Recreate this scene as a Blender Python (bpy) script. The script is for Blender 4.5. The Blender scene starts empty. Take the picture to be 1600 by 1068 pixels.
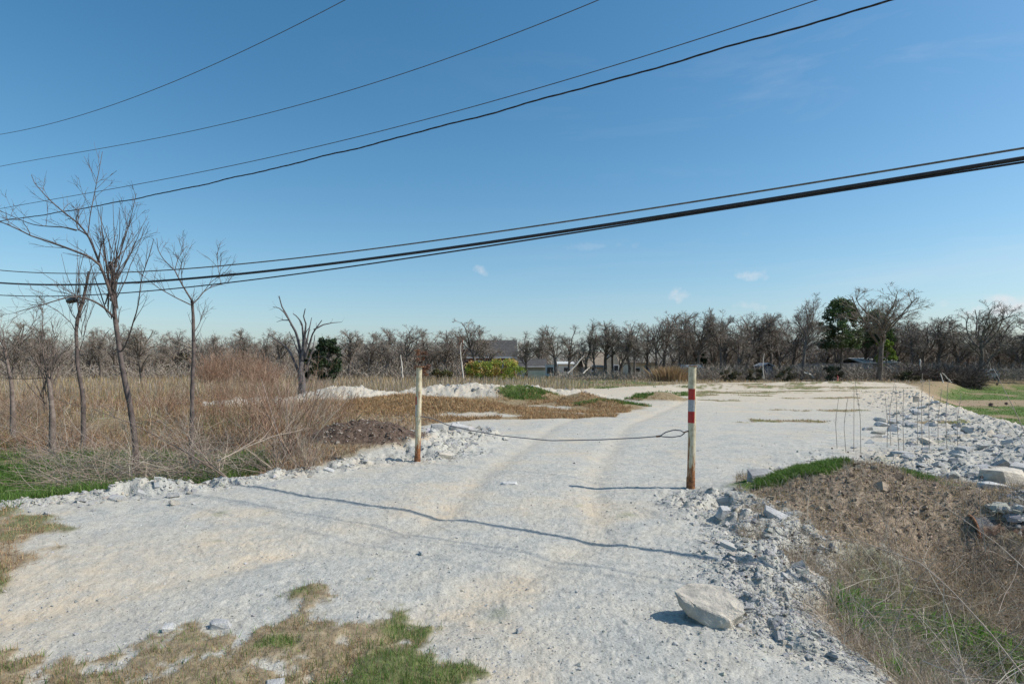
import bpy, bmesh, math, random
import numpy as np
from mathutils import Vector, Matrix
C = bpy.context.scene.collection
RNG = np.random.default_rng(7)
R_ = math.radians

# ------------------------------------------------------------------ camera, sky, sun, exposure
HC = 1.65                      # eye height
F = 900.0                      # focal length in photograph pixels (1600 wide)
HOR = 572.0                    # horizon row
cam = bpy.data.cameras.new('camera'); cam.sensor_width = 36; cam.lens = 36 * F / 1600
cam.shift_y = (HOR - 534) / 1600; cam.clip_start = 0.05; cam.clip_end = 9000
co = bpy.data.objects.new('camera', cam); C.objects.link(co)
co.location = (0, 0, HC); co.rotation_euler = (math.pi / 2, 0, 0)
bpy.context.scene.camera = co

SUN = Vector((0.97, -0.10, 1.0)).normalized()
ELEV = math.asin(SUN.z); AZ = math.atan2(SUN.x, SUN.y)
sl = bpy.data.lights.new('sun', 'SUN'); sl.energy = 4.7; sl.angle = R_(0.53); sl.color = (1.0, 0.945, 0.865)
so = bpy.data.objects.new('sun', sl); C.objects.link(so)
so.rotation_euler = SUN.to_track_quat('Z', 'Y').to_euler()

w = bpy.data.worlds.new('World'); bpy.context.scene.world = w; w.use_nodes = True
nt = w.node_tree; nt.nodes.clear()
def wn(t, **k):
    n = nt.nodes.new(t)
    for a, b in k.items(): setattr(n, a, b)
    return n
out = wn('ShaderNodeOutputWorld'); bg = wn('ShaderNodeBackground'); bg.inputs['Strength'].default_value = 0.142
sky = wn('ShaderNodeTexSky', sky_type='NISHITA', sun_disc=False, sun_elevation=ELEV, sun_rotation=AZ,
         altitude=200, air_density=1.0, dust_density=1.1, ozone_density=1.6)
tc = wn('ShaderNodeTexCoord')
def wm(op, a, b=None, c=None):
    n = wn('ShaderNodeMath', operation=op)
    for i, v in enumerate((a, b, c)):
        if v is None: continue
        if isinstance(v, (int, float)): n.inputs[i].default_value = v
        else: nt.links.new(v, n.inputs[i])
    return n.outputs[0]
sep = wn('ShaderNodeSeparateXYZ'); nt.links.new(tc.outputs['Generated'], sep.inputs[0])
# wispy cirrus, stretched along one direction
mp = wn('ShaderNodeMapping'); mp.inputs['Scale'].default_value = (1.6, 3.0, 9.0); mp.inputs['Rotation'].default_value = (0.15, 0.35, 0.5)
nt.links.new(tc.outputs['Generated'], mp.inputs[0])
ns = wn('ShaderNodeTexNoise'); ns.inputs['Scale'].default_value = 1.3; ns.inputs['Detail'].default_value = 7; ns.inputs['Roughness'].default_value = .62
ns.inputs['Distortion'].default_value = .6
nt.links.new(mp.outputs[0], ns.inputs['Vector'])
mr = wn('ShaderNodeMapRange'); mr.inputs[1].default_value = .53; mr.inputs[2].default_value = .85; mr.inputs[3].default_value = 0; mr.inputs[4].default_value = .30
nt.links.new(ns.outputs[0], mr.inputs[0])
mr2 = wn('ShaderNodeMapRange'); mr2.inputs[1].default_value = -0.1; mr2.inputs[2].default_value = .8; mr2.inputs[3].default_value = 0.05; mr2.inputs[4].default_value = 1.0
nt.links.new(sep.outputs[0], mr2.inputs[0])
cov = wm('MULTIPLY', mr.outputs[0], mr2.outputs[0])
# small low puffs
n2 = wn('ShaderNodeTexNoise'); n2.inputs['Scale'].default_value = 46; n2.inputs['Detail'].default_value = 5
nt.links.new(tc.outputs['Generated'], n2.inputs['Vector'])
puffs = wm('MULTIPLY', 0.0, 0.0)
for (px, py, rx, ry, a) in ((1065, 461, .020, .011, .5), (1168, 430, .024, .009, .45), (752, 424, .010, .010, .40),
                            (1590, 476, .055, .016, .75), (1170, 478, .03, .008, .30), (930, 385, .06, .006, .12)):
    v = Vector(((px - 800) / F, 1, (HOR - py) / F)).normalized()
    az0 = math.atan2(v.x, v.y); el0 = math.asin(v.z)
    az = wm('ARCTAN2', sep.outputs[0], sep.outputs[1]); el = wm('ARCSINE', sep.outputs[2])
    dx = wm('DIVIDE', wm('SUBTRACT', az, az0), rx); dz = wm('DIVIDE', wm('SUBTRACT', el, el0), ry)
    d2 = wm('SQRT', wm('ADD', wm('MULTIPLY', dx, dx), wm('MULTIPLY', dz, dz)))
    g = wm('SUBTRACT', 1.0, d2)
    g = wm('ADD', g, wm('MULTIPLY', wm('SUBTRACT', n2.outputs[0], .5), 4.2))
    g = wm('MULTIPLY', wm('MULTIPLY', wm('MAXIMUM', wm('MINIMUM', g, 1.0), 0.0), a), wm('LESS_THAN', d2, 1.6))
    puffs = wm('MAXIMUM', puffs, g)
cov = wm('MAXIMUM', cov, puffs)
hs = wn('ShaderNodeHueSaturation'); hs.inputs['Saturation'].default_value = 1.33; hs.inputs['Value'].default_value = 1.0
hs.inputs['Hue'].default_value = .488
nt.links.new(sky.outputs[0], hs.inputs['Color'])
hzf = wm('MULTIPLY', wm('EXPONENT', wm('MULTIPLY', wm('MAXIMUM', sep.outputs[2], 0.0), -7.0)), .5)
hm = wn('ShaderNodeMixRGB'); hm.inputs[2].default_value = (2.55, 3.55, 4.55, 1); nt.links.new(hzf, hm.inputs[0]); nt.links.new(hs.outputs[0], hm.inputs[1])
mx = wn('ShaderNodeMixRGB'); mx.inputs[2].default_value = (5.6, 5.6, 5.8, 1)
nt.links.new(cov, mx.inputs[0]); nt.links.new(hm.outputs[0], mx.inputs[1])
nt.links.new(mx.outputs[0], bg.inputs[0]); nt.links.new(bg.outputs[0], out.inputs[0])
vs = bpy.context.scene.view_settings; vs.view_transform = 'Standard'; vs.look = 'None'; vs.exposure = 0; vs.gamma = 1
vs.use_curve_mapping = False
bpy.context.scene.cycles.max_bounces = 6

# ------------------------------------------------------------------ helpers
def G(px, py, z=0.0):          # point of the level z seen at a photograph pixel
    Y = (HC - z) * F / (py - HOR); return ((px - 800) / F * Y, Y)
def P3(px, py, Y): return np.array([(px - 800) / F * Y, Y, HC + (HOR - py) / F * Y])

def hash2(ix, iy, s):
    h = (ix.astype(np.int64) * 374761393 + iy.astype(np.int64) * 668265263 + s * 974634777) & 0xffffffff
    h = ((h ^ (h >> 13)) * 1274126177) & 0xffffffff
    h = ((h ^ (h >> 16)) * 2246822519) & 0xffffffff
    return ((h ^ (h >> 15)) & 0xffffff) / float(0xffffff)
def vn(x, y, s=0):
    ix, iy = np.floor(x), np.floor(y); fx, fy = x - ix, y - iy
    fx = fx * fx * (3 - 2 * fx); fy = fy * fy * (3 - 2 * fy)
    a = hash2(ix, iy, s); b = hash2(ix + 1, iy, s); c = hash2(ix, iy + 1, s); d = hash2(ix + 1, iy + 1, s)
    return (a + (b - a) * fx) * (1 - fy) + (c + (d - c) * fx) * fy
def fbm(x, y, sc, o=4, s=0):
    r = 0; a = .5; t = 0
    for i in range(o):
        r = r + a * vn(x / sc + 17.3 * i, y / sc - 9.1 * i, s + i); t += a; a *= .5; sc /= 2.03
    return r / t - .5
def plates(x, y, sc, s=0):     # broken stone: tilted flat facets, one per jittered cell
    gx, gy = x / sc, y / sc; ix, iy = np.floor(gx), np.floor(gy)
    best = np.full(x.shape, 1e9); val = np.zeros(x.shape); sec = np.full(x.shape, 1e9)
    for dx in (-1, 0, 1):
        for dy in (-1, 0, 1):
            cx, cy = ix + dx, iy + dy
            jx = cx + hash2(cx, cy, s + 1); jy = cy + hash2(cx, cy, s + 2)
            ex, ey = gx - jx, gy - jy; d = np.hypot(ex, ey)
            h = hash2(cx, cy, s + 3) + 1.1 * (hash2(cx, cy, s + 4) - .5) * ex + 1.1 * (hash2(cx, cy, s + 5) - .5) * ey
            nb = d < best
            sec = np.where(nb, best, np.minimum(sec, d)); val = np.where(nb, h, val); best = np.where(nb, d, best)
    edge = np.clip((sec - best) / .18, 0, 1)
    return (val - .4) * edge
def ss(a, b, x):
    t = np.clip((x - a) / (b - a), 0, 1); return t * t * (3 - 2 * t)
def sd(poly, x, y):            # signed distance, positive inside
    p = np.array(poly, float); best = np.full(x.shape, 1e18); ins = np.zeros(x.shape, bool)
    for i in range(len(p)):
        a, b = p[i], p[(i + 1) % len(p)]; e = b - a
        wx, wy = x - a[0], y - a[1]; t = np.clip((wx * e[0] + wy * e[1]) / (e @ e + 1e-12), 0, 1)
        best = np.minimum(best, (wx - t * e[0]) ** 2 + (wy - t * e[1]) ** 2)
        c = ((a[1] > y) != (b[1] > y)) & (x < (b[0] - a[0]) * (y - a[1]) / (b[1] - a[1] + 1e-12) + a[0]); ins ^= c
    return np.sqrt(best) * np.where(ins, 1, -1)

# ------------------------------------------------------------------ the lie of the land
DITCH_R = [(2.35, -30), (2.3, 0), (1.95, 2.6), (1.8, 3.5), (2.0, 4.5), (2.45, 5.6), (3.2, 6.0), (4.6, 6.2), (5.4, 6.6), (7, 6.6), (9, 6.4), (16, 5), (40, 0), (40, -30)]
DITCH_L = [(-60, 4), (-14, 6.0), (-6.3, 6.9), (-5.4, 7.7), (-4.6, 8.0), (-3.75, 8.9), (-3.2, 9.9), (-4.4, 11.6), (-6, 14), (-9, 17), (-16, 19), (-60, 24)]
LAWN = [(11.2, 11.6), (14.8, 17.5), (19.6, 27.5), (31, 44), (50, 66), (300, 90), (300, -40), (60, 3), (28, 7), (15, 9)]
PAD = [(-8.5, 1), (-8.5, 5.2), (-6.6, 7.1), (-5.6, 7.8), (-4.75, 8.15), (-3.95, 9.0), (-3.0, 10.1), (-2.0, 11.2), (-1.7, 12.6), (-2.6, 15.5), (-1.6, 17.3),
       (.8, 17.8), (3.2, 18.6), (5.0, 22), (4.0, 31), (3.0, 40), (14, 52), (24, 58), (36, 57), (33, 47), (21.5, 29), (17, 18.6), (12.8, 12), (9, 8.2),
       (6.2, 7.4), (5.6, 8.6), (4.7, 9.1), (3.7, 8.9), (3.1, 8.0), (3.0, 7.1), (3.3, 6.1), (2.9, 5.0), (2.3, 4.2), (2.05, 3.5), (2.2, 2.4), (2.5, 0), (2.5, -6), (-8.5, -6)]
VERGE = [G(-500, 990), G(-100, 1000), G(60, 990), G(200, 985), G(290, 975), G(350, 985), G(430, 945), G(500, 905), G(550, 922), G(545, 950), G(600, 965),
         G(655, 975), G(670, 1000), G(640, 1030), G(720, 1060), G(760, 1200), (-.2, .3), (-.2, -6), (-12, -6)]
VERGE_L = [G(-400, 780), G(0, 798), G(60, 806), G(88, 830), G(80, 862), G(30, 885), G(-20, 920), G(-400, 960)]
def band(x, y, pts, wd):       # distance to an open polyline, as a soft band
    best = np.full(x.shape, 1e18)
    for a, b in zip(pts, pts[1:]):
        a = np.array(a, float); e = np.array(b, float) - a
        t = np.clip(((x - a[0]) * e[0] + (y - a[1]) * e[1]) / (e @ e), 0, 1)
        best = np.minimum(best, (x - a[0] - t * e[0]) ** 2 + (y - a[1] - t * e[1]) ** 2)
    return np.exp(-best / wd ** 2)
def gauss(x, y, cx, cy, sx, sy, rot=0):
    c, s = math.cos(rot), math.sin(rot); u = (x - cx) * c + (y - cy) * s; v = -(x - cx) * s + (y - cy) * c
    return np.exp(-(u / sx) ** 2 - (v / sy) ** 2)
MOUND = dict(soil_left=(-2.95, 11.6, 1.25, .85, .60, 0), tawny=(-3.9, 20.4, 3.0, 1.6, .56, 0), tawny2=(-1.0, 19.4, 2.0, .9, .22, 0), pile_l=(-7.6, 26.5, 2.3, 1.5, .66, .1), pile_l2=(-10.5, 24.0, 2.0, 1.2, .28, .3),
             pile_m=(-1.9, 28.0, 3.6, 1.3, .70, 0), pile_m2=(2.4, 28.8, 2.4, .9, .34, 0), green1=(2.9, 25.0, 1.1, .8, .42, 0), green2=(.8, 27, 1.3, .7, .32, 0), green3=(3.6, 22.6, 1.4, .7, .25, 0),
             round_m=(6.7, 26.2, 1.35, .9, .46, 0), hollow=(4.5, 5.9, .45, .35, -.25, 0), backfill=(6.9, 5.72, 1.45, .62, .98, -.3), soil_r=(4.35, 7.35, 1.15, .85, .42, .1), crush=(-4.75, 7.75, .42, .22, .17, .1), berm_g=(-1.35, 13.0, 1.1, .8, .16, 0),
             far1=(15, 44, 7, 1.2, .30, 0), far2=(28, 50, 8, 1.6, .35, 0), far3=(9.5, 40, 3, 1, .28, 0))
def zmac(x, y):
    z = .05 * fbm(x, y, 3.0, 3, 5) * 2 + .10 * fbm(x, y, 22, 2, 9)
    d = sd(DITCH_R, x, y) + .18 * fbm(x, y, .8, 3, 21); z = z - .95 * ss(-.15, 1.9, d)
    d = sd(DITCH_L, x, y); z = z - .34 * ss(0, 1.3, d)
    d = sd(LAWN, x, y); z = z - .95 * ss(-.4, 2.4, d)
    for k, (cx, cy, sx, sy, a, r) in MOUND.items():
        z = z + a * gauss(x, y, cx, cy, sx, sy, r) * (1 + .5 * fbm(x, y, .9, 3, 31))
    z = z + .05 * band(x, y, [(7.2, 8.2), (11, 11.4), (15.5, 18), (20, 28), (28, 40)], 1.5)
    r = np.hypot(x, y); z = z + .02 * np.clip(r - 120, 0, 400) * (fbm(x, y, 300, 2, 3) + .1)
    # faint wheel ruts through the gate
    z = z - .03 * band(x, y, [(-3.5, 3.8), (-.9, 6), (-.4, 9), (1.2, 16), (8, 34)], .22) - .03 * band(x, y, [(-1.2, 3.0), (.8, 5.5), (1.3, 9), (3.2, 16), (11, 33)], .22)
    return z
def masks(x, y):
    n1 = fbm(x, y, 1.1, 4, 41); n2 = fbm(x, y, .35, 4, 51); n3 = fbm(x, y, 5, 3, 61)
    r = np.hypot(x, y); nn = n1 * 1.2 + n2 * .5
    pad = sd(PAD, x, y) + nn * .35 * (1 + r * .03)
    lime = ss(-.12, .12, pad / (1 + r * .03))
    for k in ('pile_l', 'pile_l2', 'pile_m', 'pile_m2', 'crush', 'berm_g', 'backfill'):
        cx, cy, sx, sy, a, rr = MOUND[k]; lime = np.maximum(lime, ss(.22, .42, gauss(x, y, cx, cy, sx * 1.1, sy * 1.1, rr) + nn * .2))
    rub = band(x, y, [(6.2, 7.6), (9.5, 9.6), (14.2, 16), (18.8, 26), (25, 36)], 2.3) * ss(3.0, 5.0, x)
    rub = np.maximum(rub, band(x, y, [(2.4, 7.0), (2.6, 5.8), (2.15, 4.6), (1.95, 3.9)], .55))
    rub = np.maximum(rub, band(x, y, [(-6.4, 6.9), (-4.6, 7.9), (-3.7, 8.7), (-2.6, 9.9), (-1.7, 10.4)], .38))
    rub = np.maximum(rub, band(x, y, [(-1.5, 10.8), (-1.5, 12.4), (-2.3, 14.4), (-3.2, 14.8)], .8))
    for k in ('pile_l', 'pile_l2', 'pile_m', 'pile_m2', 'crush', 'berm_g', 'backfill'):
        cx, cy, sx, sy, a, rr = MOUND[k]; rub = np.maximum(rub, ss(.15, .5, gauss(x, y, cx, cy, sx, sy, rr)))
    rub = rub * lime
    green = np.zeros(x.shape); soil = np.zeros(x.shape); tan = np.zeros(x.shape)
    # left foot of the bank and the field
    gl = ss(0, .6, sd([(-40, 7.0), (-6.6, 7.1), (-4.6, 8.2), (-3.8, 9.1), (-4.3, 11.2), (-6, 12.6), (-14, 15), (-40, 16)], x, y))
    green = np.maximum(green, gl * ss(-.12, .12, n1 + .3 * n3 + .05))
    green = np.maximum(green, ss(-1, 1, sd([(-4, 62), (-2, 44), (8, 43), (14, 55), (12, 75), (0, 78)], x, y)) * ss(-.1, .15, n1 + n3))
    lw = sd(LAWN, x, y)
    green = np.maximum(green, ss(.6, 1.8, lw + n1) * ss(-.22, .02, n1 + n3 * .5 + .05))
    dirt = ss(-.5, .5, sd([(16, 14), (21.5, 23.5), (28, 30), (60, 30), (60, 18), (26, 13)], x, y) + n1)
    dirt = np.maximum(dirt, .75 * ss(-1, 1, sd([(26, 38), (34, 44), (80, 46), (80, 40), (40, 37)], x, y) + n1 * 3))
    green = green * (1 - dirt)
    for k in ('green1', 'green2', 'green3', 'round_m'):
        cx, cy, sx, sy, a, rr = MOUND[k]; g = gauss(x, y, cx, cy, sx * 1.15, sy * 1.15, rr)
        lime = lime * (1 - ss(.25, .45, g + nn * .15)); green = np.maximum(green, ss(.58, .80, g + nn * 2.4 - .1) * .8 * ss(.15, .35, g))
    # soil heaps
    g = gauss(x, y, *MOUND['soil_left'][:4], 0); sm = ss(.28, .42, g + nn * .12); soil = np.maximum(soil, sm); lime = lime * (1 - sm); green = green * (1 - sm)
    g = gauss(x, y, 4.5, 6.9, 1.75, 1.75, 0); sm = ss(.33, .5, g + nn * .3) ; soil = np.maximum(soil, sm * .8); lime = lime * (1 - sm)
    for cx, cy, sx, sy in ((3.25, 5.5, .22, .3), (3.72, 5.5, .12, .28), (2.95, 6.3, .3, .2)): lime = np.maximum(lime, .9 * ss(.4, .6, gauss(x, y, cx, cy, sx, sy) + n2 * .8))
    green = np.maximum(green, ss(.35, .6, gauss(x, y, 3.65, 7.45, .95, .6, .15) + nn * .9)); green = np.maximum(green, ss(.35, .6, gauss(x, y, 5.25, 7.25, .55, .35, -.2) + nn * .9))
    # ditch bottom
    dr = sd(DITCH_R, x, y); dm = ss(.5, 1.1, dr + nn * .7); lime = lime * (1 - dm); soil = np.maximum(soil, dm * .7); green = np.maximum(green, dm * ss(.02, .15, n1 + .05) * .8)
    bf = ss(.25, .45, gauss(x, y, *MOUND['backfill'][:4], -.3)); lime = np.maximum(lime, bf); soil = soil * (1 - bf); green = green * (1 - bf); rub = np.maximum(rub, bf * .8)
    # verge
    vg = sd(VERGE, x, y); n4 = fbm(x, y, .11, 3, 71); vm = ss(-.05, .12, vg + .9 * n2 + .7 * n1 + .3 * n4) * ss(-.26, -.03, n2 * .8 + n1 * .6 + n4 * .9 + .12 * np.clip(vg * 1.5, 0, 1)) * ss(-.5, -.2, vg); vm = vm * .9
    v2 = ss(-.1, .15, sd(VERGE_L, x, y) + .8 * n2 + .6 * n1) * .85; vm = np.maximum(vm, v2)
    # straw strips over the far pad
    lst = ((-.6, 18.3, 2.2, .3), (2.2, 19.8, 2.6, .55), (.2, 23.4, 2.8, .9), (4.8, 23.8, 1.4, .8), (1.8, 22, .5, 1.6))
    for (cx, cy, sx, sy) in lst: lime = np.maximum(lime, .95 * ss(.4, .7, gauss(x, y, cx, cy, sx, sy) + nn * 1.2))
    for (cx, cy, sx, sy) in ((8.8, 17.2, 1.8, .5), (12.2, 16.9, .9, .4), (9.2, 27.5, 1.4, .6), (14, 36, 4, 1.2), (17, 30, 3, .7), (11.5, 21.5, 1.6, .45), (20, 38, 5, 1.2), (10.5, 33, 3, 1.0), (22, 44, 8, 2.0), (30, 52, 9, 2.0), (18, 50, 9, 2.4), (5, 45, 5, 2)):
        gg = gauss(x, y, cx, cy, sx * 1.2, sy * 1.2); vm = np.maximum(vm, .9 * ss(.45, .8, gg + nn * 1.8) * ss(.1, .3, gg))
    lime = lime * (1 - vm); green = np.maximum(green * (1 - vm), vm * ss(.0, .16, n1 + .8 * n2) * .7)
    tan = np.clip(ss(.08, .30, n1 + .35 * n3) * .6 + ss(13, 40, r) * 1.0 + np.clip(ss(-1.8, -3.6, x) * ss(6.5, 4.5, y), 0, 1) * .8 + .36 * (band(x, y, [(-3.5, 3.8), (-.9, 6), (-.4, 9), (1.2, 16), (8, 34)], .2) + band(x, y, [(-1.2, 3.0), (.8, 5.5), (1.3, 9), (3.2, 16), (11, 33)], .2)), 0, 1)
    tan = np.maximum(tan * (1 - .9 * ss(3, 1, np.hypot(x - 4.4, y - 6.8))), ss(.2, .4, gauss(x, y, *MOUND['soil_left'][:4], 0)))
    return lime, green, soil, tan, rub, vm, dirt
def zfull(x, y):
    z = zmac(x, y); lime, green, soil, tan, rub, vm, dirt = masks(x, y); r = np.hypot(x, y)
    near = np.clip(1.6 - r / 14, .35, 1)
    z = z + rub * (.13 * plates(x, y, .42, 3) + .075 * plates(x, y, .17, 13) + .03 * plates(x, y, .085, 43) + .16 * np.maximum(fbm(x, y, .9, 3, 77), -.1))
    z = z + (.010 * plates(x, y, .055, 23) + .022 * fbm(x, y, .25, 3, 87)) * near
    z = z + soil * (.06 * plates(x, y, .11, 33) + .05 * fbm(x, y, .3, 4, 97)) + vm * .03 * (fbm(x, y, .12, 3, 17) + .35)
    return z
def zat(x, y):
    return zmac(np.atleast_1d(np.asarray(x, float)), np.atleast_1d(np.asarray(y, float)))

# ------------------------------------------------------------------ mesh helpers
def tag(o, label=None, cat=None, group=None, kind=None):
    if label: o['label'] = label
    if cat: o['category'] = cat
    if group: o['group'] = group
    if kind: o['kind'] = kind
    return o
def mesh_np(name, V, Fq=None, Ft=None, col=None, smooth=False, mat=None, extra=None):
    me = bpy.data.meshes.new(name); V = np.asarray(V, np.float32).reshape(-1, 3)
    idx = []; st = []; p = 0
    if Fq is not None and len(Fq): Fq = np.asarray(Fq, np.int32); idx.append(Fq.ravel()); st.append(p + 4 * np.arange(len(Fq))); p += 4 * len(Fq)
    if Ft is not None and len(Ft): Ft = np.asarray(Ft, np.int32); idx.append(Ft.ravel()); st.append(p + 3 * np.arange(len(Ft))); p += 3 * len(Ft)
    idx = np.concatenate(idx); st = np.concatenate(st)
    me.vertices.add(len(V)); me.vertices.foreach_set('co', V.ravel())
    me.loops.add(len(idx)); me.loops.foreach_set('vertex_index', idx.astype(np.int32))
    me.polygons.add(len(st)); me.polygons.foreach_set('loop_start', st.astype(np.int32))
    me.update(calc_edges=True)
    me.polygons.foreach_set('use_smooth', np.full(len(st), bool(smooth)))
    if col is not None:
        a = me.color_attributes.new('col', 'FLOAT_COLOR', 'POINT'); c = np.ones((len(V), 4), np.float32); c[:, :3] = col; a.data.foreach_set('color', c.ravel())
    for nm, arr in (extra or {}).items():
        a = me.color_attributes.new(nm, 'FLOAT_COLOR', 'POINT'); c = np.ones((len(V), 4), np.float32); c[:, :arr.shape[1]] = arr; a.data.foreach_set('color', c.ravel())
    if mat: me.materials.append(mat)
    return me
def link(name, me, parent=None):
    o = bpy.data.objects.new(name, me); C.objects.link(o); o.parent = parent; return o
def empty(name, loc=(0, 0, 0), rz=0, parent=None):
    o = bpy.data.objects.new(name, None); C.objects.link(o); o.location = loc; o.rotation_euler.z = rz; o.parent = parent
    o.empty_display_size = .1; return o
class Bag:                      # gathers pieces into one mesh
    def __init__(s): s.V = []; s.Q = []; s.T = []; s.Cc = []; s.n = 0
    def add(s, V, Q=None, T=None, col=None):
        V = np.asarray(V, float).reshape(-1, 3); s.V.append(V)
        if Q is not None and len(Q): s.Q.append(np.asarray(Q) + s.n)
        if T is not None and len(T): s.T.append(np.asarray(T) + s.n)
        s.Cc.append(np.broadcast_to(np.asarray(col if col is not None else (1, 1, 1), float), V.shape)); s.n += len(V); return s
    def mesh(s, name, mat, smooth=False):
        return mesh_np(name, np.concatenate(s.V), np.concatenate(s.Q) if s.Q else None, np.concatenate(s.T) if s.T else None, np.concatenate(s.Cc), smooth, mat)
def frames(P, rng):
    n, k, _ = P.shape; T = np.gradient(P, axis=1); T /= np.linalg.norm(T, axis=2, keepdims=True) + 1e-9
    ref = rng.normal(size=(n, 1, 3)); U = np.cross(T, np.broadcast_to(ref, T.shape)); U /= np.linalg.norm(U, axis=2, keepdims=True) + 1e-9
    return T, U, np.cross(T, U)
def tubes(bag, P, R, col=None, s=3, rng=RNG):
    n, k, _ = P.shape; T, U, W = frames(P, rng)
    a = np.arange(s) * 2 * math.pi / s
    V = P[:, :, None, :] + R[:, :, None, None] * (U[:, :, None, :] * np.cos(a)[:, None] + W[:, :, None, :] * np.sin(a)[:, None])
    base = (np.arange(n)[:, None, None] * k + np.arange(k - 1)[None, :, None]) * s; j = np.arange(s)[None, None, :]; j2 = (j + 1) % s
    Q = np.stack([base + j, base + j2, base + s + j2, base + s + j], -1).reshape(-1, 4)
    if col is not None: col = np.repeat(np.asarray(col, float).reshape(n, 1, 3), k * s, 1).reshape(-1, 3)
    bag.add(V.reshape(-1, 3), Q, None, col)
def ribbons(bag, P, R, col=None, rng=RNG, side=None):
    n, k, _ = P.shape; T, U, W = frames(P, rng)
    if side is not None: U = np.broadcast_to(side[:, None, :], U.shape)
    V = np.stack([P - U * R[..., None], P + U * R[..., None]], 2)
    b = (np.arange(n)[:, None] * k + np.arange(k - 1)[None]) * 2
    Q = np.stack([b, b + 1, b + 3, b + 2], -1).reshape(-1, 4)
    if col is not None: col = np.repeat(np.asarray(col, float).reshape(n, 1, 3), k * 2, 1).reshape(-1, 3)
    bag.add(V.reshape(-1, 3), Q, None, col)
def unit(v): return v / (np.linalg.norm(v, axis=-1, keepdims=True) + 1e-9)
def spawn(rng, P, R, m, t0, t1, L, ang, up=.1, k=4, wig=.15, rs=.55, rmin=.004, curl=0.0, taper=.35, lt=.5):
    n, kk, _ = P.shape; i = np.repeat(np.arange(n), m); t = rng.uniform(t0, t1, n * m)
    f = t * (kk - 1); a = np.minimum(f.astype(int), kk - 2); f = (f - a)[:, None]
    pos = P[i, a] * (1 - f) + P[i, a + 1] * f; tan = unit(P[i, a + 1] - P[i, a])
    r0 = np.maximum((R[i, a] * (1 - f[:, 0]) + R[i, a + 1] * f[:, 0]) * rs * rng.uniform(.6, 1, n * m), rmin)
    perp = unit(np.cross(tan, rng.normal(size=tan.shape))); an = np.radians(rng.uniform(ang[0], ang[1], n * m))[:, None]
    d = unit(tan * np.cos(an) + perp * np.sin(an) + np.array([0, 0, up]))
    Ln = L * rng.uniform(.55, 1.25, n * m) * (1 - lt * (t - t0) / (t1 - t0 + 1e-6)); st = (Ln / (k - 1))[:, None]
    pts = [pos]; cur = pos
    for q in range(k - 1):
        cur = cur + d * st; pts.append(cur); d = unit(d + rng.normal(size=d.shape) * wig + np.array([0, 0, curl]))
    Rr = np.maximum(r0[:, None] * np.linspace(1, taper, k)[None], rmin * .6)
    return np.stack(pts, 1), Rr
def resample(p, k):
    p = np.asarray(p, float); s = np.r_[0, np.cumsum(np.linalg.norm(np.diff(p, axis=0), axis=1))]; t = np.linspace(0, s[-1], k)
    return np.stack([np.interp(t, s, p[:, j]) for j in range(3)], 1)
def varcol(rng, n, pal, v=.15):
    pal = np.asarray(pal, float); c = pal[rng.integers(0, len(pal), n)]; return np.clip(c * rng.uniform(1 - v, 1 + v, (n, 1)) * rng.uniform(.96, 1.04, (n, 3)), 0, 1)

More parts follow.
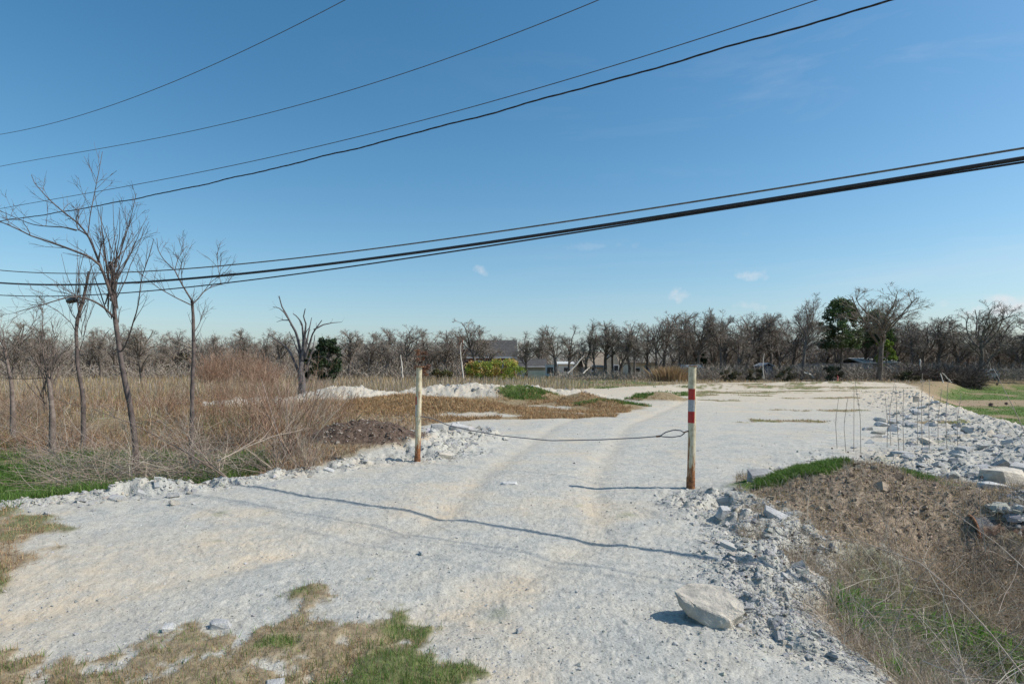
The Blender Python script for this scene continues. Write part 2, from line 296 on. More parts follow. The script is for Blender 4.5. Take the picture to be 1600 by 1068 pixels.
# ------------------------------------------------------------------ materials
def newmat(name):
    m = bpy.data.materials.new(name); m.use_nodes = True; t = m.node_tree; b = t.nodes['Principled BSDF']; return m, t, b
def mat_noise(name, c1, c2, scale=8, rough=.85, bump=.2, bscale=40, metal=0, c3=None, s3=2, lo=.35, hi=.65, attr=False, trans=0, coord='Object'):
    m, t, b = newmat(name); b.inputs['Roughness'].default_value = rough; b.inputs['Metallic'].default_value = metal
    tcn = t.nodes.new('ShaderNodeTexCoord')
    n = t.nodes.new('ShaderNodeTexNoise'); n.inputs['Scale'].default_value = scale; n.inputs['Detail'].default_value = 6
    t.links.new(tcn.outputs[coord], n.inputs['Vector'])
    cr = t.nodes.new('ShaderNodeValToRGB'); cr.color_ramp.elements[0].position = lo; cr.color_ramp.elements[1].position = hi
    cr.color_ramp.elements[0].color = (*c1, 1); cr.color_ramp.elements[1].color = (*c2, 1); t.links.new(n.outputs[0], cr.inputs[0]); col = cr.outputs[0]
    if c3:
        n3 = t.nodes.new('ShaderNodeTexNoise'); n3.inputs['Scale'].default_value = s3; n3.inputs['Detail'].default_value = 5; t.links.new(tcn.outputs[coord], n3.inputs['Vector'])
        r3 = t.nodes.new('ShaderNodeMapRange'); r3.inputs[1].default_value = .52; r3.inputs[2].default_value = .62; t.links.new(n3.outputs[0], r3.inputs[0])
        mxx = t.nodes.new('ShaderNodeMixRGB'); mxx.inputs[2].default_value = (*c3, 1); t.links.new(r3.outputs[0], mxx.inputs[0]); t.links.new(col, mxx.inputs[1]); col = mxx.outputs[0]
    if attr:
        at = t.nodes.new('ShaderNodeAttribute'); at.attribute_name = 'col'
        mu = t.nodes.new('ShaderNodeMixRGB'); mu.blend_type = 'MULTIPLY'; mu.inputs[0].default_value = 1; t.links.new(at.outputs[0], mu.inputs[1]); t.links.new(col, mu.inputs[2]); col = mu.outputs[0]
    t.links.new(col, b.inputs['Base Color'])
    if bump:
        nb = t.nodes.new('ShaderNodeTexNoise'); nb.inputs['Scale'].default_value = bscale; nb.inputs['Detail'].default_value = 5; t.links.new(tcn.outputs[coord], nb.inputs['Vector'])
        bm = t.nodes.new('ShaderNodeBump'); bm.inputs['Strength'].default_value = bump; bm.inputs['Distance'].default_value = .02
        t.links.new(nb.outputs[0], bm.inputs['Height']); t.links.new(bm.outputs[0], b.inputs['Normal'])
    if trans:
        b.inputs['Transmission Weight'].default_value = 0
        tl = t.nodes.new('ShaderNodeBsdfTranslucent'); ms = t.nodes.new('ShaderNodeMixShader'); ms.inputs[0].default_value = trans
        t.links.new(col, tl.inputs[0]); t.links.new(b.outputs[0], ms.inputs[1]); t.links.new(tl.outputs[0], ms.inputs[2])
        t.links.new(ms.outputs[0], t.nodes['Material Output'].inputs[0])
    return m
M = {}
M['plant'] = mat_noise('dry_plant', (.85, .85, .85), (1, 1, 1), 3, .8, 0, attr=True, trans=.25)
M['leaf'] = mat_noise('green_leaf', (.8, .8, .8), (1, 1, 1), 3, .6, 0, attr=True, trans=.3)
M['bark'] = mat_noise('grey_brown_bark', (.115, .085, .07), (.23, .185, .155), 9, .9, .6, 60)
M['bark_young'] = mat_noise('purplish_young_bark', (.06, .046, .042), (.16, .122, .105), 7, .8, .5, 70)
M['bark_far'] = mat_noise('dark_oak_bark', (.085, .072, .062), (.18, .15, .125), 5, .9, 0)
M['twig_far'] = mat_noise('oak_twigs', (.20, .17, .14), (.35, .305, .255), 1.2, .9, 0, attr=True)
M['dead'] = mat_noise('weathered_dead_wood', (.05, .045, .045), (.15, .135, .13), 4, .85, .3, 50)
def mat_stone(name, a, b_, tanc, bright=1):
    m, t, b = newmat(name); b.inputs['Roughness'].default_value = .92
    tcn = t.nodes.new('ShaderNodeTexCoord'); oi = t.nodes.new('ShaderNodeObjectInfo')
    n = t.nodes.new('ShaderNodeTexNoise'); n.inputs['Scale'].default_value = 7; n.inputs['Detail'].default_value = 8; n.inputs['Roughness'].default_value = .65
    t.links.new(tcn.outputs['Object'], n.inputs['Vector'])
    cr = t.nodes.new('ShaderNodeValToRGB'); e = cr.color_ramp.elements; e[0].position = .36; e[0].color = (*a, 1); e[1].position = .58; e[1].color = (*b_, 1)
    x = e.new(.70); x.color = (*tanc, 1); t.links.new(n.outputs[0], cr.inputs[0])
    at = t.nodes.new('ShaderNodeAttribute'); at.attribute_name = 'col'
    mu = t.nodes.new('ShaderNodeMixRGB'); mu.blend_type = 'MULTIPLY'; mu.inputs[0].default_value = 1; t.links.new(cr.outputs[0], mu.inputs[1]); t.links.new(at.outputs[0], mu.inputs[2])
    mr_ = t.nodes.new('ShaderNodeMapRange'); mr_.inputs[3].default_value = .78; mr_.inputs[4].default_value = 1.12; t.links.new(oi.outputs['Random'], mr_.inputs[0])
    m2 = t.nodes.new('ShaderNodeMixRGB'); m2.blend_type = 'MULTIPLY'; m2.inputs[0].default_value = 1; t.links.new(mu.outputs[0], m2.inputs[1]); t.links.new(mr_.outputs[0], m2.inputs[2])
    t.links.new(m2.outputs[0], b.inputs['Base Color'])
    nb = t.nodes.new('ShaderNodeTexNoise'); nb.inputs['Scale'].default_value = 30; nb.inputs['Detail'].default_value = 8; nb.inputs['Roughness'].default_value = .7; t.links.new(tcn.outputs['Object'], nb.inputs['Vector'])
    bm = t.nodes.new('ShaderNodeBump'); bm.inputs['Strength'].default_value = .7; bm.inputs['Distance'].default_value = .03
    t.links.new(nb.outputs[0], bm.inputs['Height']); t.links.new(bm.outputs[0], b.inputs['Normal']); return m
M['lime'] = mat_stone('pale_limestone', (.41, .41, .40), (.58, .57, .54), (.62, .55, .44))
M['cream'] = mat_stone('cream_limestone', (.40, .37, .32), (.62, .56, .46), (.66, .56, .42))
M['greyst'] = mat_stone('grey_stone', (.30, .30, .30), (.50, .495, .475), (.55, .50, .42))

# ground: masks say which surface lies where, noise gives grain
m, t, b = newmat('ground'); M['ground'] = m; b.inputs['Roughness'].default_value = .95; b.inputs['Specular IOR Level'].default_value = .2
N = t.nodes.new; Lk = t.links.new
def mk(v):
    return v
def noise(sc, det=5, ro=.6):
    n = N('ShaderNodeTexNoise'); n.inputs['Scale'].default_value = sc; n.inputs['Detail'].default_value = det; n.inputs['Roughness'].default_value = ro; Lk(tcg.outputs['Object'], n.inputs['Vector']); return n.outputs[0]
def ramp(inp, *els):
    cr = N('ShaderNodeValToRGB'); e = cr.color_ramp.elements
    while len(e) < len(els): e.new(.5)
    for q, (p, c) in enumerate(els): e[q].position = p; e[q].color = (*c, 1)
    Lk(inp, cr.inputs[0]); return cr.outputs[0]
def mixc(f, a, c, mode='MIX'):
    n = N('ShaderNodeMixRGB'); n.blend_type = mode
    for q, v in enumerate((f, a, c)):
        if isinstance(v, float): n.inputs[q].default_value = v
        elif isinstance(v, tuple): n.inputs[q].default_value = (*v, 1)
        else: Lk(v, n.inputs[q])
    return n.outputs[0]
def mth(op, a, c):
    n = N('ShaderNodeMath'); n.operation = op
    for q, v in enumerate((a, c)):
        if isinstance(v, (int, float)): n.inputs[q].default_value = v
        else: Lk(v, n.inputs[q])
    return n.outputs[0]
tcg = N('ShaderNodeTexCoord')
A1 = N('ShaderNodeAttribute'); A1.attribute_name = 'mask'; A2 = N('ShaderNodeAttribute'); A2.attribute_name = 'mask2'
s1 = N('ShaderNodeSeparateColor'); Lk(A1.outputs[0], s1.inputs[0]); s2 = N('ShaderNodeSeparateColor'); Lk(A2.outputs[0], s2.inputs[0])
lime_c = ramp(noise(14, 8, .7), (.3, (.35, .345, .315)), (.5, (.46, .45, .405)), (.7, (.55, .535, .485)))
grain = ramp(noise(95, 3, .6), (.30, (.62, .63, .64)), (.46, (.95, .95, .95)), (.68, (1.12, 1.12, 1.10)))
lime_c = mixc(1.0, lime_c, grain, 'MULTIPLY')
vor = N('ShaderNodeTexVoronoi'); vor.inputs['Scale'].default_value = 42; Lk(tcg.outputs['Object'], vor.inputs['Vector'])
vsel = ramp(vor.outputs['Color'], (.0, (.70, .72, .75)), (.25, (.98, .98, .98)), (.85, (1.0, 1.0, 1.0)), (1.0, (1.15, 1.12, 1.05)))
lime_c = mixc(.7, lime_c, vsel, 'MULTIPLY')
bl = ramp(noise(2.2, 5, .6), (.36, (.86, .88, .90)), (.50, (.98, .98, .97)), (.64, (1.03, 1.0, .95)))
lime_c = mixc(1.0, lime_c, bl, 'MULTIPLY')
tn = ramp(noise(5, 6, .65), (.38, (0, 0, 0)), (.62, (1, 1, 1)))
lime_c = mixc(mth('MULTIPLY', s2.outputs[0], mth('ADD', mth('MULTIPLY', tn, .55), .30)), lime_c, (.56, .455, .32))
soil_c = ramp(noise(18, 7, .7), (.33, (.13, .10, .072)), (.52, (.29, .225, .165)), (.68, (.47, .39, .30)))
dry_c = ramp(noise(12, 7, .7), (.35, (.15, .11, .06)), (.55, (.28, .215, .125)), (.7, (.40, .33, .21)))
grn_c = ramp(noise(10, 6, .7), (.35, (.05, .085, .02)), (.6, (.11, .17, .035)), (.75, (.20, .20, .08)))
pink = ramp(noise(3, 6, .6), (.35, (.30, .20, .14)), (.65, (.42, .30, .22)))
c = mixc(s2.outputs[2], dry_c, pink)
c = mixc(s1.outputs[2], c, mixc(s2.outputs[0], soil_c, ramp(noise(16, 7, .7), (.35, (.06, .042, .032)), (.6, (.14, .10, .075)), (.78, (.30, .25, .20))))); c = mixc(s1.outputs[0], c, lime_c); c = mixc(s1.outputs[1], c, grn_c)
Lk(c, b.inputs['Base Color'])
hb = mth('ADD', mth('MULTIPLY', noise(130, 4, .7), .5), mth('MULTIPLY', noise(38, 6, .7), 1.1))
hb = mth('ADD', hb, mth('MULTIPLY', vor.outputs['Distance'], -.5))
bmp = N('ShaderNodeBump'); bmp.inputs['Strength'].default_value = .55; bmp.inputs['Distance'].default_value = .02; Lk(hb, bmp.inputs['Height']); Lk(bmp.outputs[0], b.inputs['Normal'])

# ------------------------------------------------------------------ the ground sheet (rings round the viewpoint, one continuous surface)
half = math.radians(46)
th = np.r_[np.linspace(-math.pi, -half, 60, endpoint=False), np.linspace(-half, half, 760, endpoint=False), np.linspace(half, math.pi, 60, endpoint=False)]
rr = [1.1]
while rr[-1] < 3500: rr.append(rr[-1] * (1.0056 if rr[-1] < 34 else 1.012 if rr[-1] < 95 else 1.08))
rr = np.array(rr); nr, na = len(rr), len(th)
X = (rr[:, None] * np.sin(th)[None]).ravel(); Y = (rr[:, None] * np.cos(th)[None]).ravel()
Z = zfull(X, Y); lime, green, soil, tan, rub, vm, dirt = masks(X, Y)
mask = np.stack([lime, green, soil], 1); mask2 = np.stack([tan, rub, dirt], 1)
ii = np.arange(nr - 1)[:, None] * na + np.arange(na)[None]; jj = np.arange(nr - 1)[:, None] * na + (np.arange(na)[None] + 1) % na
Q = np.stack([ii, ii + na, jj + na, jj], -1).reshape(-1, 4)
V = np.stack([X, Y, Z], 1); V = np.r_[V, [[0, 0, 0]]]
Tc = np.stack([np.full(na, len(V) - 1), np.arange(na), (np.arange(na) + 1) % na], 1)
mask = np.r_[mask, mask[:1]]; mask2 = np.r_[mask2, mask2[:1]]
g = link('ground', mesh_np('ground', V, Q, Tc, None, True, M['ground'], {'mask': mask, 'mask2': mask2})); g['kind'] = 'structure'
g['label'] = 'crushed limestone drive and pad running through rough dry field'

# ------------------------------------------------------------------ power lines overhead
def along(u): return 7.45 / (1 + .54 * u)
def wire(pts, rad, name, label, cat, mat, twist=0, off=0.0, grp='overhead lines along the road'):
    X3 = []; Z3 = []
    for px, py in pts:
        u = (px - 800) / F; Yd = along(u) + off; X3.append(u * Yd); Z3.append(HC + (HOR - py) / F * Yd)
    cf = np.polyfit(X3, Z3, 3 if len(pts) > 4 else 2); lo_, hi_ = min(X3), max(X3)
    xs = np.arange(lo_ - 5, hi_ + 6, .12 if twist else .3); xc = np.clip(xs, lo_ - .5, hi_ + .5)
    zs = np.polyval(cf, xc) + (xs - xc) * np.polyval(np.polyder(cf), xc)
    ys = 7.45 - .54 * xs + off
    P = np.stack([xs, ys, zs], 1)
    bag = Bag(); zero = np.full((1, len(P)), rad)
    if twist:
        L = np.r_[0, np.cumsum(np.linalg.norm(np.diff(P, axis=0), axis=1))]
        for ph in (0, 2.1, 4.2):
            a = L / twist * 2 * math.pi + ph; Pq = P + np.stack([0 * a, np.cos(a) * rad * .8, np.sin(a) * rad * .8 + .006 * np.sin(L * 3.1) + .004 * np.sin(L * 5.3)], 1)
            tubes(bag, Pq[None], zero * .62, s=5)
    else: tubes(bag, P[None], zero, s=8)
    o = link(name, bag.mesh(name, mat, True)); return tag(o, label, cat, grp)
M['rubber'] = mat_noise('black_cable_sheath', (.010, .012, .016), (.025, .027, .032), 20, .5, 0)
M['alum'] = mat_noise('weathered_aluminium_wire', (.05, .055, .06), (.10, .11, .12), 20, .55, 0)
M['steel'] = mat_noise('grey_steel_strand', (.10, .10, .09), (.20, .19, .17), 20, .5, 0, metal=.3)
wire([(0, 210), (180, 163), (350, 93), (540, 0)], .0055, 'power_line', 'highest thin power line, leaving the top edge left of centre', 'power line', M['alum'])
wire([(0, 260), (250, 215), (550, 140), (800, 55), (935, 0)], .0055, 'power_line', 'second highest thin power line, leaving the top edge near the middle', 'power line', M['alum'])
wire([(0, 326), (200, 291), (400, 250), (800, 150), (1050, 75), (1275, 0)], .0055, 'power_line', 'thin straight power line just above the wavy twisted cable', 'power line', M['alum'])
wire([(0, 345), (200, 312), (400, 271), (800, 165), (1050, 102), (1390, 0)], .0085, 'twisted_cable', 'wavy black twisted cable, thickest of the four upper lines', 'power cable', M['rubber'], twist=.9)
wire([(0, 422), (100, 427), (250, 423), (400, 409), (600, 387), (800, 358), (1000, 329), (1200, 297), (1400, 264), (1600, 231)], .0105, 'steel_strand', 'slim grey line running just above the thick black telecom cable', 'cable', M['steel'])
wire([(0, 442), (100, 444), (250, 440), (400, 424), (600, 402), (800, 373), (1000, 343), (1200, 312), (1400, 280), (1600, 247)], .021, 'telecom_cable', 'thickest black telecom cable, crossing the whole view', 'cable', M['rubber'])
wire([(0, 460), (100, 465), (250, 451), (400, 435), (600, 409), (800, 379), (1000, 349), (1200, 317), (1400, 285), (1600, 251)], .0105, 'telecom_cable', 'lowest black telecom cable, sagging below the thick one at left', 'cable', M['rubber'])
# splice closure hanging from the lowest cable, over the left saplings
u = (113 - 800) / F; Yd = along(u); c0 = np.array([u * Yd, Yd, HC + (HOR - 469) / F * Yd]); dr_ = unit(np.array([1, -.54, .06]))
sp = empty('splice_closure', c0); tag(sp, 'dark splice box strung on the lowest cable behind the left saplings', 'cable box')
bag = Bag(); st = np.array([-.17, -.165, -.12, .12, .165, .17]); tubes(bag, (dr_[None] * st[:, None])[None], np.array([[.02, .045, .06, .06, .045, .02]]), s=10); o = link('case', bag.mesh('case', M['rubber'], True), sp)
for s_ in (-.13, .13):
    bag = Bag(); q = dr_[None] * (s_ + np.array([-.012, .012]))[:, None]; tubes(bag, q[None], np.array([[.066, .066]]), s=10); link('clamp', bag.mesh('clamp', M['steel']), sp)

# ------------------------------------------------------------------ posts and the cable gate
m, t, b = newmat('cream_paint_with_rust'); M['paint'] = m; N = t.nodes.new; Lk = t.links.new; tcg = N('ShaderNodeTexCoord')
sx_ = N('ShaderNodeSeparateXYZ'); Lk(tcg.outputs['Object'], sx_.inputs[0])
paint = ramp(noise(9, 6, .7), (.35, (.40, .34, .21)), (.55, (.62, .56, .40)), (.72, (.55, .38, .18)))
rust = ramp(noise(30, 6, .7), (.35, (.13, .045, .018)), (.65, (.36, .15, .05)))
mpz = N('ShaderNodeMapping'); mpz.inputs['Scale'].default_value = (14, 14, 2.2); Lk(tcg.outputs['Object'], mpz.inputs[0])
nr_ = N('ShaderNodeTexNoise'); nr_.inputs['Scale'].default_value = 1.3; nr_.inputs['Detail'].default_value = 7; nr_.inputs['Roughness'].default_value = .7; Lk(mpz.outputs[0], nr_.inputs['Vector'])
lowz = N('ShaderNodeMapRange'); lowz.inputs[1].default_value = .75; lowz.inputs[2].default_value = .1; lowz.inputs[3].default_value = 0; lowz.inputs[4].default_value = .22; Lk(sx_.outputs[2], lowz.inputs[0])
rs_ = N('ShaderNodeMapRange'); rs_.inputs[1].default_value = .555; rs_.inputs[2].default_value = .64; Lk(mth('ADD', nr_.outputs[0], lowz.outputs[0]), rs_.inputs[0])
Lk(mixc(rs_.outputs[0], paint, rust), b.inputs['Base Color']); b.inputs['Roughness'].default_value = .6
bmp = N('ShaderNodeBump'); bmp.inputs['Strength'].default_value = .3; bmp.inputs['Distance'].default_value = .005; Lk(noise(60, 5), bmp.inputs['Height']); Lk(bmp.outputs[0], b.inputs['Normal'])
M['rust'] = mat_noise('rusted_steel', (.10, .04, .02), (.30, .13, .05), 22, .85, .4, 70)
M['tape_red'] = mat_noise('red_reflective_tape', (.33, .014, .014), (.46, .025, .022), 30, .35, .05)
M['tape_white'] = mat_noise('silver_reflective_tape', (.30, .31, .33), (.44, .45, .46), 30, .35, .05)
def ring_mesh(name, r, z0, z1, mat, a0=0, a1=2 * math.pi, s=28, th_=.0015, cap=True):
    full = abs(a1 - a0 - 2 * math.pi) < 1e-6; a = np.linspace(a0, a1, s + 1); bag = Bag(); v = []
    for zz in (z0, z1): v += [(r * math.cos(q), r * math.sin(q), zz) for q in a]
    n = s + 1; q = [(i, i + 1, n + i + 1, n + i) for i in range(s)]; bag.add(v, q)
    if cap and full: bag.add([(0, 0, z1)] + [(r * math.cos(q_), r * math.sin(q_), z1) for q_ in a], None, [(0, i + 1, i + 2) for i in range(s)])
    if not full:
        v = []
        for rad in (r, r - th_ * 3): v += [(rad * math.cos(a[0]), rad * math.sin(a[0]), z0), (rad * math.cos(a[0]), rad * math.sin(a[0]), z1)]
        bag.add(v, [(0, 1, 3, 2)])
    return bag.mesh(name, mat, False if cap and full else True)
def post(px, py_base, py_top, rad, label, tapes, a0, a1, capr, capth, sleeve):
    x, y = G(px, py_base); zb = float(zat(x, y)[0]) - .03; h = HC + (HOR - py_top) / F * y - zb
    r_ = empty('gate_post', (x, y, zb)); tag(r_, label, 'post', 'steel gate posts with the cable between them')
    bag = Bag(); zz = np.linspace(0, h, 12); px_ = np.stack([.004 * np.sin(zz * 3), .003 * np.cos(zz * 4), zz], 1); tubes(bag, px_[None], np.full((1, 12), rad), s=28); link('pipe', bag.mesh('pipe', M['paint'], True), r_)
    lid = link('cap', ring_mesh('cap', capr, 0, capth, M['rust']), r_); lid.location = (0, 0, h - .001); lid.rotation_euler = (.02, -.03, 0)
    link('base_sleeve', ring_mesh('base_sleeve', rad + .006, -.1, sleeve, M['rust'], cap=False), r_)
    for z0, z1, mm in tapes: link('reflective_tape', ring_mesh('reflective_tape', rad + .0035, z0, z1, M[mm], a0, a1, 14), r_)
    return x, y, zb, h, r_
def hz(py, y, zb): return HC + (HOR - py) / F * y - zb
x, y = G(1079, 762); zb = float(zat(x, y)[0]) - .03
RP = post(1079, 762, 572, .052, 'right hand cream post with red white red tape and rusty base', [(hz(624, y, zb), hz(607, y, zb), 'tape_red'), (hz(642, y, zb), hz(624.3, y, zb), 'tape_white'), (hz(660, y, zb), hz(642.3, y, zb), 'tape_red')],
          R_(180), R_(292), .060, .008, .17)
x, y = G(651, 720); zb = float(zat(x, y)[0]) - .03
LP = post(652, 720, 573, .050, 'left hand cream post with wide rusty cap plate', [(hz(632, y, zb), hz(619, y, zb), 'tape_red'), (hz(650, y, zb), hz(632.3, y, zb), 'tape_white')], R_(160), R_(240), .088, .012, .12)
RP[4].rotation_euler = (0, .018, 0); LP[4].rotation_euler = (0, .022, 0)
# cable between the posts, with an eye at its right end
M['cable'] = mat_noise('dull_steel_cable', (.07, .075, .09), (.16, .165, .18), 60, .5, .2)
def gp(px, py, Yd): return P3(px, py, Yd)
Ya, Yb = LP[1], RP[1]
cpts = [(657, 650), (675, 653), (700, 664), (735, 672), (780, 680), (860, 688), (940, 686.5), (1000, 683.5), (1031, 681)]
P = np.array([gp(px, py, Ya + (Yb - Ya) * (px - 652) / (1079 - 652)) for px, py in cpts]); P = resample(P, 60)
gc = empty('gate_cable', P[0]); tag(gc, 'sagging steel cable strung between the two posts, ending in a loop', 'cable')
bag = Bag(); tubes(bag, (P - P[0])[None], np.full((1, 60), .0075), s=6); link('strand', bag.mesh('strand', M['cable'], True), gc)
lp = [(1031, 681), (1040, 675), (1052, 671.5), (1063, 672), (1070, 676), (1064, 680.5), (1050, 682.8), (1038, 682), (1031, 681)]
P2 = np.array([gp(px, py, Yb + .05 - (0.03 if i > 4 else 0)) for i, (px, py) in enumerate(lp)]); P2 = resample(P2, 40)
bag = Bag(); tubes(bag, (P2 - P[0])[None], np.full((1, 40), .0075), s=6); link('end_loop', bag.mesh('end_loop', M['cable'], True), gc)
P4 = np.array([gp(1025, 681.6, Yb + .06), gp(1033, 680.8, Yb + .05)]); bag = Bag(); tubes(bag, (P4 - P[0])[None], np.array([[.013, .013]]), s=8); link('ferrule', bag.mesh('ferrule', M['rust'], True), gc)
P3_ = np.array([gp(1068, 675.5, Yb + .02), gp(1072, 674, Yb - .0), gp(1076, 673, Yb - .02)]); bag = Bag(); tubes(bag, (resample(P3_, 6) - P[0])[None], np.full((1, 6), .009), s=6); link('hook', bag.mesh('hook', M['rust'], True), gc)

# ------------------------------------------------------------------ stones
def hull(rng, n, sc, cut=.0, round_=0.0):
    bm = bmesh.new(); cn = np.array([(a, b, c) for a in (-1, 1) for b in (-1, 1) for c in (-1, 1)], float) * rng.uniform(.45, 1, (8, 3)); p = unit(rng.normal(size=(max(n - 8, 2), 3))); p = p / np.abs(p).max(1, keepdims=True) * rng.uniform(.7, 1, (len(p), 3)); p = np.r_[cn, p] * .8
    for v in p * sc: bm.verts.new(v)
    r = bmesh.ops.convex_hull(bm, input=bm.verts); junk = list({e for e in r['geom_interior'] + r['geom_unused'] if isinstance(e, bmesh.types.BMVert) and e.is_valid})
    if junk: bmesh.ops.delete(bm, geom=junk, context='VERTS')
    return bm
def hull_np(seed, n, sc, cut=.4):
    rng = np.random.default_rng(seed); bm = hull(rng, n, sc, cut); bmesh.ops.triangulate(bm, faces=bm.faces); bm.verts.ensure_lookup_table(); bm.verts.index_update()
    V = np.array([v.co[:] for v in bm.verts]); T = np.array([[v.index for v in f.verts] for f in bm.faces]); bm.free(); return V, T
SH = [hull_np(100 + i, 12, s_) for i, s_ in enumerate([(1, .75, .5), (1, .8, .32), (1, .55, .45), (1, .9, .6), (1, .7, .25), (1, .85, .40)])]
SHL = [hull_np(200 + i, 10, s_) for i, s_ in enumerate([(1, .8, .5), (1, .7, .28), (1, .9, .6), (1, .5, .4), (1.1, .75, .2)])]
def rots(rng, n, tilt=.35):
    a = rng.uniform(0, 2 * math.pi, n); b1 = rng.normal(0, tilt, n); c1 = rng.normal(0, tilt, n)
    ca, sa, cb, sb, cc, sc = np.cos(a), np.sin(a), np.cos(b1), np.sin(b1), np.cos(c1), np.sin(c1)
    Rz = np.zeros((n, 3, 3)); Rz[:, 0, 0] = ca; Rz[:, 0, 1] = -sa; Rz[:, 1, 0] = sa; Rz[:, 1, 1] = ca; Rz[:, 2, 2] = 1
    Rx = np.zeros((n, 3, 3)); Rx[:, 0, 0] = 1; Rx[:, 1, 1] = cb; Rx[:, 1, 2] = -sb; Rx[:, 2, 1] = sb; Rx[:, 2, 2] = cb
    Ry = np.zeros((n, 3, 3)); Ry[:, 1, 1] = 1; Ry[:, 0, 0] = cc; Ry[:, 0, 2] = sc; Ry[:, 2, 0] = -sc; Ry[:, 2, 2] = cc
    return Rx @ Ry @ Rz
def stones(bag, rng, x, y, size, shapes, tilt=.35, sink=.1, pal=((1, 1, 1),)):
    z = zfull(x, y); n = len(x); R3 = rots(rng, n, tilt); pick = rng.integers(0, len(shapes), n); col = varcol(rng, n, pal, .16)
    for k, (V0, T0) in enumerate(shapes):
        i = np.where(pick == k)[0]
        if not len(i): continue
        V = np.einsum('nij,vj->nvi', R3[i], V0) * size[i][:, None, None] + np.stack([x[i], y[i], z[i] + size[i] * sink], 1)[:, None]
        T = (T0[None] + (np.arange(len(i)) * len(V0))[:, None, None]).reshape(-1, 3); bag.add(V.reshape(-1, 3), None, T, np.repeat(col[i], len(V0), 0))
def scatter_img(rng, n, x0, x1, y0, y1, test=None, z=0):     # even in view density: thins out with distance
    xs = []; ys = []; tot = 0
    while tot < n:
        px = rng.uniform(x0, x1, n * 3); py = rng.uniform(y0, y1, n * 3); Yd = (HC - z) * F / (py - HOR); Xd = (px - 800) / F * Yd
        k = test(Xd, Yd, rng) if test else np.ones(len(Xd), bool)
        xs.append(Xd[k]); ys.append(Yd[k]); tot += k.sum()
        if k.sum() < n * .002: break
    return np.concatenate(xs)[:n], np.concatenate(ys)[:n]
def t_lime(x, y, r): return masks(x, y)[0] > .6
def t_rub(x, y, r): return masks(x, y)[4] > r.uniform(.12, .7, len(x))
rng = np.random.default_rng(11)
GREYS = ((1.05, 1.04, 1.0), (1, .99, .96), (.92, .92, .92), (1.1, 1.02, .9), (.84, .85, .87), (1.12, 1.1, 1.03), (1.05, .97, .84))
bag = Bag(); x, y = scatter_img(rng, 10500, -150, 1750, 615, 1130, t_lime); sz = np.exp(rng.normal(math.log(.0062), .5, len(x))) * (1 + np.clip(y - 5, 0, 40) * .06); stones(bag, rng, x, y, sz, SHL, .5, .0, GREYS)
o = link('gravel', bag.mesh('gravel', M['lime'])); tag(o, 'fine crushed limestone gravel strewn over the drive', 'gravel', kind='stuff')
bag = Bag(); x, y = scatter_img(rng, 30000, -150, 1800, 598, 1130, t_rub); sz = np.exp(rng.normal(math.log(.0105), .65, len(x))) * (.42 + np.clip(y, 0, 40) * .12); stones(bag, rng, x, y, np.minimum(sz, .16), SHL, .45, -.12, GREYS)
o = link('rubble', bag.mesh('rubble', M['lime'])); tag(o, 'broken limestone rubble on the banks and low heaps', 'rubble', kind='stuff')
rock_me = []
for i, (V0, T0) in enumerate(SH):
    for mm in ('lime', 'lime', 'greyst', 'cream'):
        rock_me.append(mesh_np('rock', V0, None, T0, np.ones((len(V0), 3)), False, M[mm]))
prng = random.Random(5)
def place_rock(x, y, s, label, group, tilt=.3, sink=.12, me=None, sc=None):
    me = me or prng.choice(rock_me); o = bpy.data.objects.new('rock', me); C.objects.link(o); mn = me.materials[0].name; label = label.format('dull grey' if mn == 'grey_stone' else 'cream coloured' if mn == 'cream_limestone' else 'whitish')
    z = float(zfull(np.array([x]), np.array([y]))[0]); o.location = (x, y, z + s * sink)
    o.rotation_euler = (prng.gauss(0, tilt), prng.gauss(0, tilt), prng.uniform(0, 6.28)); k = sc or (1, 1, 1); o.scale = (s * k[0], s * k[1], s * k[2])
    return tag(o, label, 'rock', group)
def rock_zone(n, poly_px, smin, smax, label, group, rub_=True):
    k = 0; pts = np.array(poly_px); it = 0
    while k < n and it < 4000:
        it += 1
        px = prng.uniform(pts[:, 0].min(), pts[:, 0].max()); py = prng.uniform(pts[:, 1].min(), pts[:, 1].max())
        if sd(poly_px, np.array([px]), np.array([py]))[0] < 0: continue
        x, y = G(px, py)
        if rub_ and masks(np.array([x]), np.array([y]))[0][0] < .5: continue
        s = smin + (smax - smin) * prng.random() ** 2.2; place_rock(x, y, s * min(1, .5 + y / 16), label, group); k += 1
rock_zone(115, [(1330, 700), (1345, 672), (1430, 640), (1480, 650), (1640, 715), (1640, 800), (1480, 780), (1420, 740)], .07, .24, '{} angular limestone slab on the rubble slope at right', 'limestone slabs on the right hand rubble slope')
rock_zone(28, [(1330, 690), (1400, 625), (1440, 612), (1480, 640), (1420, 660)], .10, .32, '{} limestone block near the far crest of the right rubble bank', 'blocks near the crest of the right bank')
rock_zone(34, [(600, 655), (700, 650), (790, 672), (740, 690), (690, 712), (640, 700)], .06, .20, '{} limestone chunk in the rubble around the left hand post', 'chunks around the left post')
rock_zone(24, [(480, 625), (520, 612), (560, 604), (625, 606), (600, 622)], .12, .42, '{} limestone lump on the far left rubble pile', 'lumps on the far left pile', False)
rock_zone(26, [(665, 618), (690, 604), (820, 606), (860, 616), (800, 624)], .12, .42, '{} limestone lump on the rubble pile beyond the tawny mound', 'lumps on the pile beyond the tawny mound', False)
rock_zone(26, [(1105, 770), (1180, 770), (1290, 850), (1270, 930), (1190, 900), (1120, 830)], .02, .055, '{} broken limestone piece on the bank below the right post', 'pieces on the bank below the right post')
